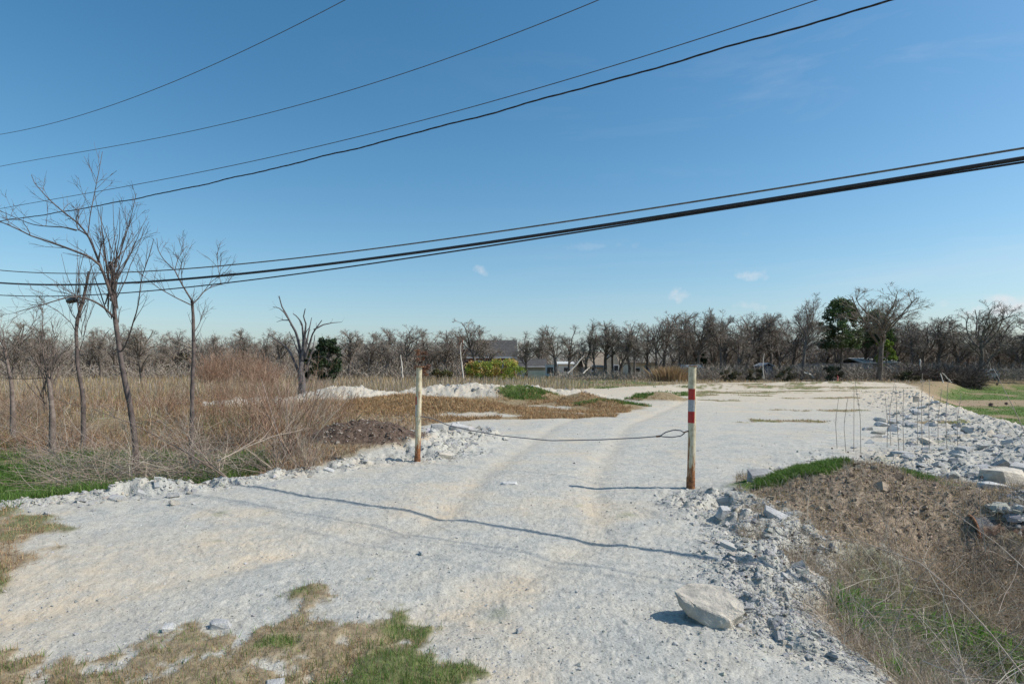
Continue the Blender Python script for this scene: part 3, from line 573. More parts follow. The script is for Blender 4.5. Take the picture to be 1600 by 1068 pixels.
rock_zone(20, [(-30, 800), (150, 775), (280, 768), (420, 745), (600, 715), (560, 730), (300, 785), (60, 806)], .04, .13, '{} limestone piece along the left edge of the drive', 'pieces along the left drive edge')

def subrock(name, seed, sc, mat, n=30, noise_a=.05):
    rng_ = np.random.default_rng(seed); bm = hull(rng_, n, (1, 1, 1), .5); bmesh.ops.triangulate(bm, faces=bm.faces); bmesh.ops.bevel(bm, geom=bm.edges[:], offset=.025, affect='EDGES', segments=1)
    bmesh.ops.triangulate(bm, faces=bm.faces); bmesh.ops.subdivide_edges(bm, edges=bm.edges[:], cuts=2, use_grid_fill=True)
    bm.verts.index_update()
    V = np.array([v.co[:] for v in bm.verts]) ; a = fbm(V[:, 0] * 1.0 + V[:, 2], V[:, 1] + V[:, 2] * .7, .6, 5, seed)
    V = V + unit(V) * a[:, None] * noise_a * 3; V = V * np.array(sc)
    for v, q in zip(bm.verts, V): v.co = q
    me = bpy.data.meshes.new(name); bm.to_mesh(me); bm.free(); me.materials.append(mat)
    ca = me.color_attributes.new('col', 'FLOAT_COLOR', 'POINT'); ca.data.foreach_set('color', np.ones(4 * len(me.vertices), np.float32)); return me
def hero(px, py, z, size, sc, mat, seed, label, rot=(0, 0, 0), n=18, lift=.6):
    x, y = G(px, py, z); me = subrock('boulder', seed, (size * sc[0], size * sc[1], size * sc[2]), mat, n); o = link('boulder', me)
    o.location = (x, y, float(zat(x, y)[0]) + size * sc[2] * lift); o.rotation_euler = rot; return tag(o, label, 'boulder')
# the big cream boulder: hand set corners seen in the photograph
def cream_boulder():
    x0, y0 = G(1120, 978); zb_ = float(zfull(np.array([x0]), np.array([y0 + .1]))[0])
    top = [(-.235, .10, .24), (-.15, .17, .275), (.02, .20, .27), (.13, .14, .275), (.20, -.02, .20), (.19, -.10, .15), (.08, -.16, .10), (-.10, -.06, .175), (-.20, .02, .20)]
    bot = [(-.21, .09, .14), (-.12, .20, -.02), (.08, .22, -.03), (.17, .08, -.02), (.17, -.05, .0), (.05, -.14, -.02), (-.05, -.13, .0), (-.15, -.02, .06)]
    bm = bmesh.new()
    for v in top + bot: bm.verts.new((v[0] * .96, v[1] * .9, v[2] * .66))
    bmesh.ops.convex_hull(bm, input=bm.verts); loose = [v for v in bm.verts if not v.link_faces]; bmesh.ops.delete(bm, geom=loose, context='VERTS')
    bmesh.ops.triangulate(bm, faces=bm.faces); bmesh.ops.bevel(bm, geom=bm.edges[:], offset=.006, affect='EDGES', segments=1); bmesh.ops.triangulate(bm, faces=bm.faces)
    bmesh.ops.subdivide_edges(bm, edges=[e for e in bm.edges if e.calc_length() > .03], cuts=6, use_grid_fill=True); bmesh.ops.triangulate(bm, faces=bm.faces); bm.normal_update()
    V = np.array([v.co[:] for v in bm.verts]); Nn = np.array([v.normal[:] for v in bm.verts])
    a = fbm(V[:, 0] + V[:, 2] * .8, V[:, 1] - V[:, 2] * .6, .12, 5, 4) * .034 + plates(V[:, 0] + V[:, 2] * .5, V[:, 1] + V[:, 2] * .4, .10, 8) * .013
    for v, q in zip(bm.verts, V + Nn * a[:, None]): v.co = q
    me = bpy.data.meshes.new('boulder'); bm.to_mesh(me); bm.free(); me.materials.append(M['cream'])
    ca = me.color_attributes.new('col', 'FLOAT_COLOR', 'POINT'); ca.data.foreach_set('color', np.ones(4 * len(me.vertices), np.float32))
    o = link('boulder', me); o.location = (x0, y0 + .09, zb_ - .01); return tag(o, 'large cream limestone boulder with a flat top on the drive edge', 'boulder')
cream_boulder()
hero(1187, 765, 0, .27, (1.0, .5, .42), M['greyst'], 31, 'flat grey limestone rock beside the green topped soil mound', (.1, -.05, .1), 16, .45)
hero(1215, 822, -.05, .20, (1, .5, .45), M['greyst'], 34, 'slanting grey rock slab on the bank below the flat rock', (.2, .35, -.5), 14, .4)
hero(1130, 808, 0, .12, (.8, .6, .9), M['greyst'], 37, 'blue grey block standing in the bank near the right post', (.3, .2, .4), 12, .4)
hero(695, 716, 0, .16, (1, .7, .55), M['cream'], 41, 'cream stone at the foot of the left hand post', (0, .1, .2), 16, .45)
hero(720, 680, .1, .30, (1.2, .6, .5), M['lime'], 43, 'large white slab leaning under the gate cable near the left post', (.1, .3, .3), 14, .45)
hero(684, 664, .15, .24, (1, .7, .6), M['lime'], 45, 'rounded white boulder below the cable end beside the left post', (0, 0, .3), 18, .4)
hero(345, 974, 0, .085, (1.1, .6, .5), M['greyst'], 47, 'dark grey clod lying at the edge of the verge grass', (0, 0, .2), 16, .4)
hero(263, 980, 0, .055, (1, .7, .8), M['lime'], 49, 'small white stone with a dark face at left of the verge', (0, 0, .4), 14, .4)
hero(182, 777, 0, .13, (1.1, .6, .5), M['greyst'], 51, 'grey stone in front of the crushed limestone heap', (0, 0, .2), 14, .4)
hero(658, 862, 0, .045, (1, .45, .5), M['greyst'], 53, 'small dark flake lying alone in the middle drive', (0, 0, -.9), 12, .3)
hero(812, 985, 0, .03, (1, .7, .8), M['greyst'], 55, 'small dark pebble alone in the near foreground gravel', (0, 0, .4), 12, .4)
hero(795, 757, 0, .10, (1.6, .6, .35), M['lime'], 57, 'low white lump in the middle of the drive', (0, 0, .1), 18, .3)
hero(432, 1062, 0, .07, (1.1, .8, .5), M['lime'], 59, 'white stone in the verge grass at the bottom edge', (0, 0, .1), 18, .3)
hero(1570, 762, .0, .34, (1.1, .7, .6), M['cream'], 61, 'large rounded cream boulder above the culvert at right', (0, 0, .3), 20, .35)
hero(1598, 745, .05, .28, (1, .7, .7), M['lime'], 63, 'large pale boulder at the right edge above the culvert', (0, 0, .7), 20, .35)
hero(1545, 792, .0, .19, (1.2, .8, .5), M['lime'], 65, 'white slab lying right over the culvert mouth', (0, .1, -.2), 16, .3)
hero(1450, 757, .0, .13, (1.2, .7, .7), M['greyst'], 67, 'dark grey cobble at the right foot of the soil mound', (0, 0, -.3), 16, .4)
hero(1430, 628, .0, .24, (.5, .45, 1.0), M['cream'], 69, 'upright cream stone standing on the crest of the right bank', (0, .15, 0), 12, .5)

rng = np.random.default_rng(19); bag = Bag()
n = 5200; x = rng.normal(4.4, .95, n); y = rng.normal(6.9, .75, n); k = masks(x, y)[2] > .4; x = x[k]; y = y[k]
x2 = rng.normal(-2.95, .8, 2600); y2 = rng.normal(11.35, .55, 2600); k = masks(x2, y2)[2] > .4; stones(bag, rng, x2[k], y2[k], np.exp(rng.normal(math.log(.012), .6, k.sum())), SHL, .6, 0, ((.13, .09, .065), (.10, .07, .05), (.18, .13, .10), (.34, .30, .26)))
stones(bag, rng, x, y, np.exp(rng.normal(math.log(.014), .6, len(x))) * np.where(y > 9, .75, .8), SHL, .6, .1, ((.28, .215, .155), (.20, .15, .11), (.36, .285, .21), (.44, .36, .27), (.30, .23, .165)))
o = link('soil_clods', bag.mesh('soil_clods', mat_noise('dry_soil_clods', (.8, .8, .8), (1, 1, 1), 12, .95, .4, 40, attr=True))); tag(o, 'crumbly brown clods on the two soil heaps', 'soil', kind='stuff')
# culvert pipe poking out under the rubble
M['pipe'] = mat_noise('dull_galvanised_pipe', (.05, .052, .055), (.13, .13, .13), 6, .7, .4, 30, c3=(.16, .08, .04), s3=4)
M['dark'] = mat_noise('pipe_inner_shade', (.012, .012, .013), (.03, .028, .026), 6, .9, 0)
cp = empty('culvert_pipe', (4.9, 6.16, -.16)); tag(cp, 'corrugated metal culvert pipe with rusty rim sticking out under rubble', 'pipe'); cp.rotation_euler = (0, 0, -.30)
bag = Bag(); xs = np.linspace(0, 3.2, 96); P = np.stack([xs, 0 * xs, 0 * xs], 1); tubes(bag, P[None], (.21 + .007 * np.sin(xs * 2 * math.pi / .1))[None], s=30, rng=np.random.default_rng(1)); link('barrel', bag.mesh('barrel', M['pipe'], True), cp)
bag = Bag(); tubes(bag, (P[:2] * 60 * [1, 0, 0] + [.01, 0, 0])[None], np.full((1, 2), .197), s=30, rng=np.random.default_rng(1)); link('shade_sleeve', bag.mesh('shade_sleeve', M['dark'], True), cp)  # near-black inner sleeve, shade of the pipe's inside put into its colour
bag = Bag(); a = np.linspace(0, 2 * math.pi, 40); tubes(bag, np.stack([0 * a, .213 * np.cos(a), .213 * np.sin(a)], 1)[None], np.full((1, 40), .014), s=6, rng=np.random.default_rng(2)); link('rim', bag.mesh('rim', M['rust'], True), cp)
rng = np.random.default_rng(71); bag = Bag(); n = 4200; x = rng.uniform(5.12, 8.8, n); y = 6.4 - .30 * (x - 4.9) + rng.uniform(-.34, .9, n); sz = np.exp(rng.normal(math.log(.04), .5, n))
zl = -.16 + np.sqrt(np.maximum(.24 ** 2 + .0 * x - (y - (6.15 - .30 * (x - 4.9))) ** 2, 0)); V_ = zl
R3 = rots(rng, n, .4); pick = rng.integers(0, 6, n); col = varcol(rng, n, GREYS, .14)
for k, (V0, T0) in enumerate(SH):
    i = np.where(pick == k)[0]; VV = np.einsum('nij,vj->nvi', R3[i], V0) * sz[i][:, None, None] + np.stack([x[i], y[i], zl[i] + rng.uniform(0, .10, len(i))], 1)[:, None]
    bag.add(VV.reshape(-1, 3), None, (T0[None] + (np.arange(len(i)) * len(V0))[:, None, None]).reshape(-1, 3), np.repeat(col[i], len(V0), 0))
o = link('culvert_backfill', bag.mesh('culvert_backfill', M['lime'])); tag(o, 'broken limestone heaped over the culvert pipe', 'rubble', kind='stuff')

# ------------------------------------------------------------------ ground plants that nobody could count
def blades(name, label, cat, mat, rng, x, y, h, wd, pal, lean=.35, k=3, bend=.5, thick=None, seg_r=None, zfun=None, pcol=None):
    n = len(x); z = (zfun or zmac)(x, y) - .01; a = rng.uniform(0, 2 * math.pi, n); dr = np.stack([np.cos(a), np.sin(a)], 1); ln = np.abs(rng.normal(0, lean, n))
    t_ = np.linspace(0, 1, k); P = np.zeros((n, k, 3)); off = (ln * h)[:, None] * (t_[None] * (1 - bend) + bend * t_[None] ** 2)
    P[:, :, 0] = x[:, None] + dr[:, :1] * off; P[:, :, 1] = y[:, None] + dr[:, 1:] * off; P[:, :, 2] = z[:, None] + h[:, None] * t_[None] * np.sqrt(np.maximum(1 - (ln[:, None] * t_[None]) ** 2 * .5, .2))
    wv = np.maximum(wd, .00055 * y) * rng.uniform(.7, 1.3, n); Rr = wv[:, None] * (1 - .8 * t_[None])
    bag = Bag(); ribbons(bag, P, Rr, (pcol if pcol is not None else varcol(rng, n, pal, .25)), rng); o = link(name, bag.mesh(name, mat)); return tag(o, label, cat, kind='stuff')
BROWN = ((.32, .19, .11), (.40, .25, .15), (.26, .15, .09), (.46, .32, .20), (.34, .22, .15))
STRAW = ((.44, .33, .17), (.50, .40, .23), (.34, .25, .13), (.40, .28, .14))
GREY = ((.42, .36, .29), (.50, .44, .36), (.34, .28, .22))
GRN = ((.11, .21, .03), (.14, .27, .04), (.08, .15, .028), (.19, .27, .07))
PALE0 = ((.50, .43, .35), (.42, .34, .27), (.56, .50, .42))
TAWNY = ((.42, .26, .12), (.50, .33, .17), (.34, .20, .10), (.55, .40, .22))
rng = np.random.default_rng(21)
def tmask(i, lo_=.3, extra=None):
    def f(x, y, r):
        mm = masks(x, y); k = mm[i] > r.uniform(lo_, .9, len(x))
        return k & extra(x, y, mm) if extra else k
    return f
# verge: short green and straw
x, y = scatter_img(rng, 60000, -250, 900, 880, 1200, tmask(5, .1)); gsel = .16 + .8 * masks(x, y)[1] > rng.uniform(0, 1, len(x))
blades('verge_grass', 'short green grass in patches on the verge', 'grass', M['leaf'], rng, x[gsel], y[gsel], rng.uniform(.025, .07, gsel.sum()), .0022, GRN, .6, 2)
blades('verge_straw', 'short dead grass on the near verge', 'dry grass', M['plant'], rng, x[~gsel], y[~gsel], rng.uniform(.015, .055, (~gsel).sum()), .0021, STRAW + BROWN[1:3], .9, 2)
x, y = scatter_img(rng, 9000, -250, 200, 775, 930, tmask(5, .2)); blades('edge_straw', 'rusty dead grass where the drive meets the left verge', 'dry grass', M['plant'], rng, x, y, rng.uniform(.02, .08, len(x)), .002, BROWN + TAWNY, .8, 2)
# green grass at the foot of the left bank
x, y = scatter_img(rng, 46000, -250, 460, 655, 790, tmask(1, .1)); blades('bank_grass', 'bright green grass at the foot of the left bank', 'grass', M['leaf'], rng, x, y, rng.uniform(.08, .26, len(x)), .0035, GRN, .5, 3)
# lawn and far green
x, y = scatter_img(rng, 12000, 1400, 1800, 598, 700, tmask(1, .2), -.8); blades('lawn_grass', 'mown green grass on the low ground at right', 'grass', M['leaf'], rng, x, y, rng.uniform(.03, .09, len(x)), .004, ((.12, .22, .03), (.16, .27, .045), (.2, .25, .07)), .5, 2)
# mound greens
x, y = scatter_img(rng, 9000, 780, 1080, 606, 660, tmask(1, .15)); blades('mound_grass', 'green weeds on the low mid field mounds', 'grass', M['leaf'], rng, x, y, rng.uniform(.05, .16, len(x)), .005, GRN, .5, 2)
def m_green_r(x, y, r): return (masks(x, y)[1] > r.uniform(.2, .8, len(x))) & (y > 6.9) & (x > 2.6) & (x < 7) & (y < 9.6)
x, y = scatter_img(rng, 14000, 1180, 1460, 715, 800, m_green_r); blades('mound_weeds', 'low green weeds on top of the near soil mound', 'weeds', M['leaf'], rng, x, y, rng.uniform(.03, .09, len(x)), .0035, GRN, .7, 3, zfun=zfull)
# field of tan weeds beyond
def t_field(x, y, r):
    mm = masks(x, y); return (mm[0] < .3) & (sd(LAWN, x, y) < -1) & (mm[5] < .4) & (y < 95)
x, y = scatter_img(rng, 34000, -250, 1500, 590, 622, t_field); blades('field_weeds', 'tall tan weeds covering the field in front of the trees', 'dry weeds', M['plant'], rng, x, y, rng.uniform(.25, .75, len(x)) * np.where(x > 6, .45, 1), .006, GREY + STRAW, .25, 2)
def patchy(x, y):
    f = fbm(x, y, 3.2, 3, 121) * 2.2 + rng.normal(0, .25, len(x)); g2 = fbm(x, y, 1.3, 3, 131) * 2 + rng.normal(0, .25, len(x))
    c = np.where((f > .15)[:, None], varcol(rng, len(x), GREY + STRAW, .25), varcol(rng, len(x), BROWN + TAWNY[:1], .25))
    return np.where((g2 > .42)[:, None], varcol(rng, len(x), ((.16, .20, .07), (.22, .22, .10)), .3), c)
# brown stalk thicket in the left field
def t_left(x, y, r): return (masks(x, y)[0] < .3) & (x < -1.5 - (22 - y) * .16) & (y > 13.2 + 1.5 * fbm(x, y, 2, 2, 14)) & (np.hypot(x + 3, y - 11.5) > 2.0) & (fbm(x, y, 3, 3, 3) > -.25)
x, y = scatter_img(rng, 30000, -320, 560, 602, 712, t_left); hh = rng.uniform(.10, .56, len(x)) * (1 + 1.6 * fbm(x, y, 2.2, 3, 8)) * np.clip((y - 9) / 5, .5, 1) * np.clip((-x) / 6, .45, 1)
blades('brown_thicket', 'dense russet stalks filling the left field', 'dry weeds', M['plant'], rng, x, y, hh, .0028, BROWN, .75, 4, pcol=patchy(x, y))
def t_left2(x, y, r): return t_left(x, y, r) & (fbm(x, y, 2.4, 3, 19) > -.05)
# tawny grass on the mound behind the left post
def t_tawny(x, y, r): return (np.maximum(gauss(x, y, -2.6, 20.4, 4.2, 2.0), gauss(x, y, 1.5, 21.5, 5.5, 5) * (fbm(x, y, 1.2, 3, 12) > -.08)) > r.uniform(.2, .5, len(x))) & (masks(x, y)[0] < .6)
x, y = scatter_img(rng, 36000, 420, 1090, 600, 672, t_tawny); blades('mound_straw', 'tawny dead grass laid over the long low mound', 'dry grass', M['plant'], rng, x, y, rng.uniform(.04, .16, len(x)), .004, TAWNY, .8, 3)
def t_tan2(x, y, r): mm = masks(x, y); return (mm[5] > .3) & (y > 14)
x, y = scatter_img(rng, 9000, 780, 1500, 592, 690, t_tan2); blades('pad_straw', 'flattened dead grass strips on the far pad', 'dry grass', M['plant'], rng, x, y, rng.uniform(.02, .08, len(x)), .004, TAWNY + STRAW, .9, 2)
def t_bare(x, y, r): return (masks(x, y)[0] < .4) & (masks(x, y)[2] < .3) & (x > -7) & (x < -1) & (y > 9.3) & (y < 18.5)
x, y = scatter_img(rng, 14000, 300, 720, 640, 745, t_bare); blades('bank_straw', 'short dead grass and litter round the left soil heap', 'dry grass', M['plant'], rng, x, y, rng.uniform(.03, .16, len(x)), .003, GREY + BROWN + STRAW[:1], .8, 3)
# soil mound litter and ditch tangle
def t_soilr(x, y, r): return (gauss(x, y, 4.5, 6.7, 2.3, 2.2) > .3) & (masks(x, y)[1] < .6)
x, y = scatter_img(rng, 20000, 1150, 1620, 725, 960, t_soilr); blades('mound_litter', 'short dead weeds and litter on the near soil mound', 'dry weeds', M['plant'], rng, x, y, rng.uniform(.02, .13, len(x)), .0019, GREY + GREY + STRAW[:3] + ((.34, .26, .18), (.46, .37, .27), (.22, .17, .12)), .95, 4)
def tangle(name, label, rng, x, y, L, rad, pal, up=.5, k=5, wig=.28, zlift=0.0, bias=(0, 0, 0), cat='brush', grav=0):
    n = len(x); z = zmac(x, y) + zlift * rng.random(n); d = unit(rng.normal(size=(n, 3)) * [1, 1, .5] + [bias[0], bias[1], up + bias[2]]); cur = np.stack([x, y, z], 1); pts = [cur]
    for q in range(k - 1):
        cur = cur + d * (L / (k - 1))[:, None]; pts.append(cur); d = unit(d + rng.normal(size=d.shape) * wig - [0, 0, grav])
    P = np.stack(pts, 1); gz = zmac(P[..., 0].ravel(), P[..., 1].ravel()).reshape(P.shape[:2]) + .01; P[..., 2] = np.maximum(P[..., 2], gz)
    Rr = (rad * rng.uniform(.6, 1.4, n))[:, None] * np.linspace(1, .45, k)[None]; bag = Bag(); cc = varcol(rng, n, pal, .25); tubes(bag, P, Rr, cc, 3, rng)
    P1, R1 = spawn(rng, P, Rr, 2, .3, 1, float(np.mean(L)) * .4, (20, 60), .1, 3, .25, .7, .0009); ribbons(bag, P1, R1 * 1.2, np.repeat(cc, 2, 0), rng)
    o = link(name, bag.mesh(name, M['plant'])); return tag(o, label, cat, kind='stuff')
def t_ditch(x, y, r): d = sd(DITCH_R, x, y); return (d > r.uniform(.15, 1.0, len(x))) & (y > 1.6) & (y < 7)
x, y = scatter_img(rng, 9000, 1180, 1800, 820, 1250, t_ditch, -.5)
tangle('ditch_brush', 'tangled dead weeds and twigs filling the roadside ditch', rng, x, y, rng.uniform(.12, .42, len(x)), .0019, ((.54, .47, .38), (.46, .38, .29), (.40, .33, .25), (.34, .26, .19), (.60, .53, .44)), .5)
x, y = scatter_img(rng, 14000, 1200, 1800, 840, 1250, t_ditch, -.6); blades('ditch_straw', 'thin dead grass standing in the roadside ditch', 'dry grass', M['plant'], rng, x, y, rng.uniform(.06, .28, len(x)), .0015, ((.56, .48, .37), (.48, .40, .29), (.42, .34, .24), (.36, .28, .19)), .7, 4)
def t_dg(x, y, r): return (sd(DITCH_R, x, y) > .5) & (fbm(x, y, .5, 3, 5) > -.03) & (gauss(x, y, 3.6, 3.9, 1.5, 1.0) > .3)
x, y = scatter_img(rng, 11000, 1230, 1750, 860, 1200, t_dg, -.8); blades('ditch_greens', 'bright green broad leaves low in the ditch', 'weeds', M['leaf'], rng, x, y, rng.uniform(.06, .17, len(x)), .010, ((.17, .36, .04), (.22, .42, .07), (.12, .26, .04)), .9, 4)
x, y = scatter_img(rng, 5000, -320, 520, 602, 712, t_left2)
tangle('russet_brush', 'matted russet twigs and stalks in the left field', rng, x, y, rng.uniform(.3, 1.1, len(x)), .004, BROWN + GREY + ((.38, .25, .17), (.24, .16, .12)), .9, 5, .2, .2)
x, y = scatter_img(rng, 700, 1180, 1800, 820, 1250, t_ditch, -.5)
tangle('ditch_twigs', 'coarse pale twigs lying across the roadside ditch', rng, x, y, rng.uniform(.3, .9, len(x)), .0022, PALE0, .15, 9, .10, .25)
x = rng.uniform(4.3, 7.6, 900); y = 5.65 - .3 * (x - 4.9) + rng.uniform(-.5, .12, 900)
tangle('culvert_brush', 'dead weeds grown up in front of the culvert', rng, x, y, rng.uniform(.15, .5, 900), .002, ((.50, .43, .34), (.40, .32, .24), (.30, .22, .17)), 1.2)
# pale fallen twigs over the left bank
def t_fall(x, y, r): return (sd([(-8.8, 9.6), (-6.2, 8.1), (-4.4, 8.7), (-4.4, 10.4), (-6.5, 12), (-12, 13.5)], x, y) > 0)
x, y = scatter_img(rng, 1000, 60, 450, 650, 790, t_fall, -.2); tangle('fallen_twigs', 'pale bare twigs fallen over the grass of the left bank', rng, x, y, rng.uniform(.4, 1.4, len(x)), .0035, ((.50, .43, .35), (.42, .34, .27), (.36, .27, .21)), .35, 6, .16, .35, (-.5, .1, 0), grav=.05)

# ------------------------------------------------------------------ shrubs of many stems
def shrub(px, py, z, h, n, label, pal, spread=.6, cat='shrub', rad=.006, m1=4, group=None, seed=0, twig=.002, mat='plant', name='bare_shrub', lean=(0, 0)):
    rng_ = np.random.default_rng(seed + 500); x, y = G(px, py, z); z0 = float(zat(x, y)[0]); r_ = empty(name, (x, y, z0)); tag(r_, label, cat, group)
    base = rng_.normal(0, .10 * h, (n, 3)); base[:, 2] = 0; d = unit(rng_.normal(size=(n, 3)) * [spread, spread, .1] + [lean[0], lean[1], 1]); cur = base; pts = [cur]; L = h * rng_.uniform(.5, 1.05, n); k = 6
    for q in range(k - 1): cur = cur + d * (L / (k - 1))[:, None]; pts.append(cur); d = unit(d + rng_.normal(size=d.shape) * .09 + [0, 0, .02])
    P = np.stack(pts, 1); Rr = (rad * rng_.uniform(.6, 1.3, n))[:, None] * np.linspace(1, .4, k)[None]; cc = varcol(rng_, n, pal, .2)
    bag = Bag(); tubes(bag, P, Rr, cc, 4, rng_); link('stems', bag.mesh('stems', M[mat]), r_)
    P1, R1 = spawn(rng_, P, Rr, m1, .25, 1, h * .4, (15, 45), .15, 4, .12, .6, twig); c1 = np.repeat(cc, m1, 0); P2, R2 = spawn(rng_, P1, R1, 3, .2, 1, h * .16, (20, 55), .1, 3, .15, .6, twig * .8)
    bag = Bag(); tubes(bag, P1, R1, c1, 3, rng_); ribbons(bag, P2, R2, np.repeat(c1, 3, 0), rng_); link('twigs', bag.mesh('twigs', M[mat]), r_); return r_
RUST = ((.42, .26, .17), (.34, .21, .14), (.48, .33, .23))
PALE = ((.50, .41, .32), (.42, .34, .27), (.36, .27, .21))
shrub(452, 715, -.05, 1.75, 42, 'pale brown many stemmed shrub beside the dark soil heap', RUST + PALE, .42, seed=1, rad=.009, m1=6)
shrub(405, 688, -.1, 2.0, 46, 'russet upright shrub between second sapling and soil heap', RUST, .34, seed=2, rad=.008, m1=6)
shrub(350, 672, -.2, 1.9, 40, 'russet shrub right behind the slim second sapling', RUST, .4, seed=3, rad=.007, m1=5)
shrub(520, 668, 0, 1.2, 34, 'low brown shrub behind the soil heap', RUST, .6, seed=4, rad=.007, m1=5)
shrub(250, 668, -.2, 1.5, 34, 'brown shrub between the two tall saplings', RUST + BROWN, .5, seed=6, rad=.007, m1=5)
shrub(30, 670, -.3, 1.5, 40, 'grey brushy shrub at the left edge of the bank', PALE, .6, seed=7, rad=.007, m1=6, twig=.003)
shrub(-60, 650, -.3, 2.2, 50, 'tall grey brush running off the left edge', PALE, .55, seed=8, rad=.007, m1=6, twig=.003)
shrub(478, 738, -.05, .8, 26, 'low pale twiggy bush at the drive edge before the soil heap', PALE, .9, seed=9, rad=.006, m1=5)
shrub(432, 735, -.1, .7, 24, 'sprawling pale branches right where the shadowed bank starts', PALE, 1.0, seed=10, rad=.008, m1=4, lean=(-.8, 0))
for q, (px_, py_, h_, lb) in enumerate(((352, 600, 3.4, 'tall russet bush right of the slim sapling, before the treeline'), (388, 602, 3.0, 'tall russet bush left of the dead tree'), (325, 604, 2.6, 'russet bush just behind the slim forked sapling'), (420, 606, 2.2, 'low russet bush at the left foot of the dead tree'))):
    shrub(px_, py_, 0, h_, 70, lb, RUST, .5, seed=60 + q, rad=.014, m1=6, twig=.008)
shrub(505, 612, 0, 1.1, 40, 'low grey brush right of the dead tree foot', PALE, .8, seed=66, rad=.012, m1=5, twig=.006)
# big arching fallen limbs from the drive edge to the left
rng = np.random.default_rng(33)
r_ = empty('fallen_branch', (*G(365, 752), -.05)); tag(r_, 'big pale fallen branch fanning left across the bank from the drive edge', 'branch')
limbs = [[(368, 752), (330, 742), (250, 735), (170, 728)], [(365, 751), (320, 735), (260, 715), (200, 690)], [(360, 750), (325, 720), (300, 690), (285, 672)], [(358, 750), (310, 742), (220, 742), (130, 727)],
         [(360, 750), (290, 705), (215, 665), (150, 640), (100, 628)], [(362, 750), (330, 730), (312, 690), (300, 660)], [(365, 752), (300, 748), (240, 752), (190, 748)], [(340, 720), (380, 700), (430, 680), (470, 672)]]
P = np.array([resample([P3(px, py, 8.5 + .5 * q) for q, (px, py) in enumerate(l)], 10) for l in limbs]) - np.array(r_.location)
Rr = np.linspace(.011, .004, 10)[None] * np.ones((len(P), 1)); bag = Bag(); tubes(bag, P, Rr, varcol(rng, len(P), PALE, .1), 5, rng); link('limb', bag.mesh('limb', M['plant'], True), r_)
P1, R1 = spawn(rng, P, Rr, 16, .15, 1, .75, (12, 45), .12, 5, .12, .6, .003); P2, R2 = spawn(rng, P1, R1, 5, .2, 1, .35, (15, 50), .1, 4, .15, .7, .0022); bag = Bag()
tubes(bag, P1, R1, varcol(rng, len(P1), PALE, .15), 3, rng); tubes(bag, P2, R2, varcol(rng, len(P2), PALE, .15), 3, rng); link('twigs', bag.mesh('twigs', M['plant']), r_)

# ------------------------------------------------------------------ the bare saplings at left
def sapling(base, trunk, limbs, label, Y0, r0, seed, sprouts=10, mat='bark_young', tw=(8, 3), whip=None, name='bare_sapling', Ltw=.5):
    rng_ = np.random.default_rng(seed); px, py = base; b0 = P3(px, py, Y0); z0 = float(zat(b0[0], b0[1])[0]); org = np.array([b0[0], b0[1], z0 - .05])
    r_ = empty(name, org); tag(r_, label, 'tree')
    def pl(pts, d0, dd, k): return resample([P3(a, c, Y0 + d0 + dd * q / max(1, len(pts) - 1)) - org for q, (a, c) in enumerate(pts)], k)
    tp = pl(trunk, 0, .25, 24); tp[0, 2] = 0; bag = Bag(); rad = np.linspace(r0, r0 * .62, 24) * (1 + .07 * np.sin(np.arange(24) * 1.7)); rad[0] *= 1.35
    tubes(bag, tp[None], rad[None], s=10, rng=rng_); link('trunk', bag.mesh('trunk', M[mat], True), r_)
    allP = []; allR = []
    for q, (pts, ra, dd) in enumerate(limbs):
        f = ra; Pl = pl(pts, .15 + rng_.uniform(-.05, .05), dd, 14); Rl = np.linspace(f, max(f * .25, .004), 14); allP.append(Pl); allR.append(Rl)
        bag = Bag(); tubes(bag, Pl[None], Rl[None], s=7, rng=rng_); link('limb', bag.mesh('limb', M[mat], True), r_)
    P = np.array(allP + [resample(tp[12:], 14)]); Rr = np.array(allR + [np.full(14, r0 * .35)])
    P1, R1 = spawn(rng_, P, Rr, tw[0], .25, 1, Ltw, (20, 60), .35, 5, .14, .6, .0042, .03); P2, R2 = spawn(rng_, P1, R1, tw[1], .3, 1, Ltw * .45, (20, 60), .2, 4, .18, .7, .0032)
    bag = Bag(); tubes(bag, P1, R1, s=4, rng=rng_); tubes(bag, P2, R2, s=3, rng=rng_)
    if whip is not None:
        src, n, L = whip; s0 = P3(src[0], src[1], Y0 + .2) - org; ww = np.repeat(s0[None], n, 0) + rng_.normal(0, .05, (n, 3)); ww[:, 2] -= rng_.uniform(0, .9, n); d = unit(rng_.normal(size=(n, 3)) * [.30, .30, .05] + [.05, 0, 1]); cur = ww; pts = [cur]; Ln = L * rng_.uniform(.45, 1.05, n)
        for q in range(6): cur = cur + d * (Ln / 6)[:, None]; pts.append(cur); d = unit(d + rng_.normal(size=d.shape) * .07 + [0, 0, .06])
        Pw = np.stack(pts, 1); Rw = np.linspace(.010, .0035, 7)[None] * rng_.uniform(.7, 1.2, (n, 1)); tubes(bag, Pw, Rw, s=4, rng=rng_)
        P3w, R3w = spawn(rng_, Pw, Rw, 2, .3, .95, .25, (20, 50), .4, 3, .1, .6, .003); tubes(bag, P3w, R3w, s=3, rng=rng_)
    link('twigs', bag.mesh('twigs', M[mat]), r_); return r_
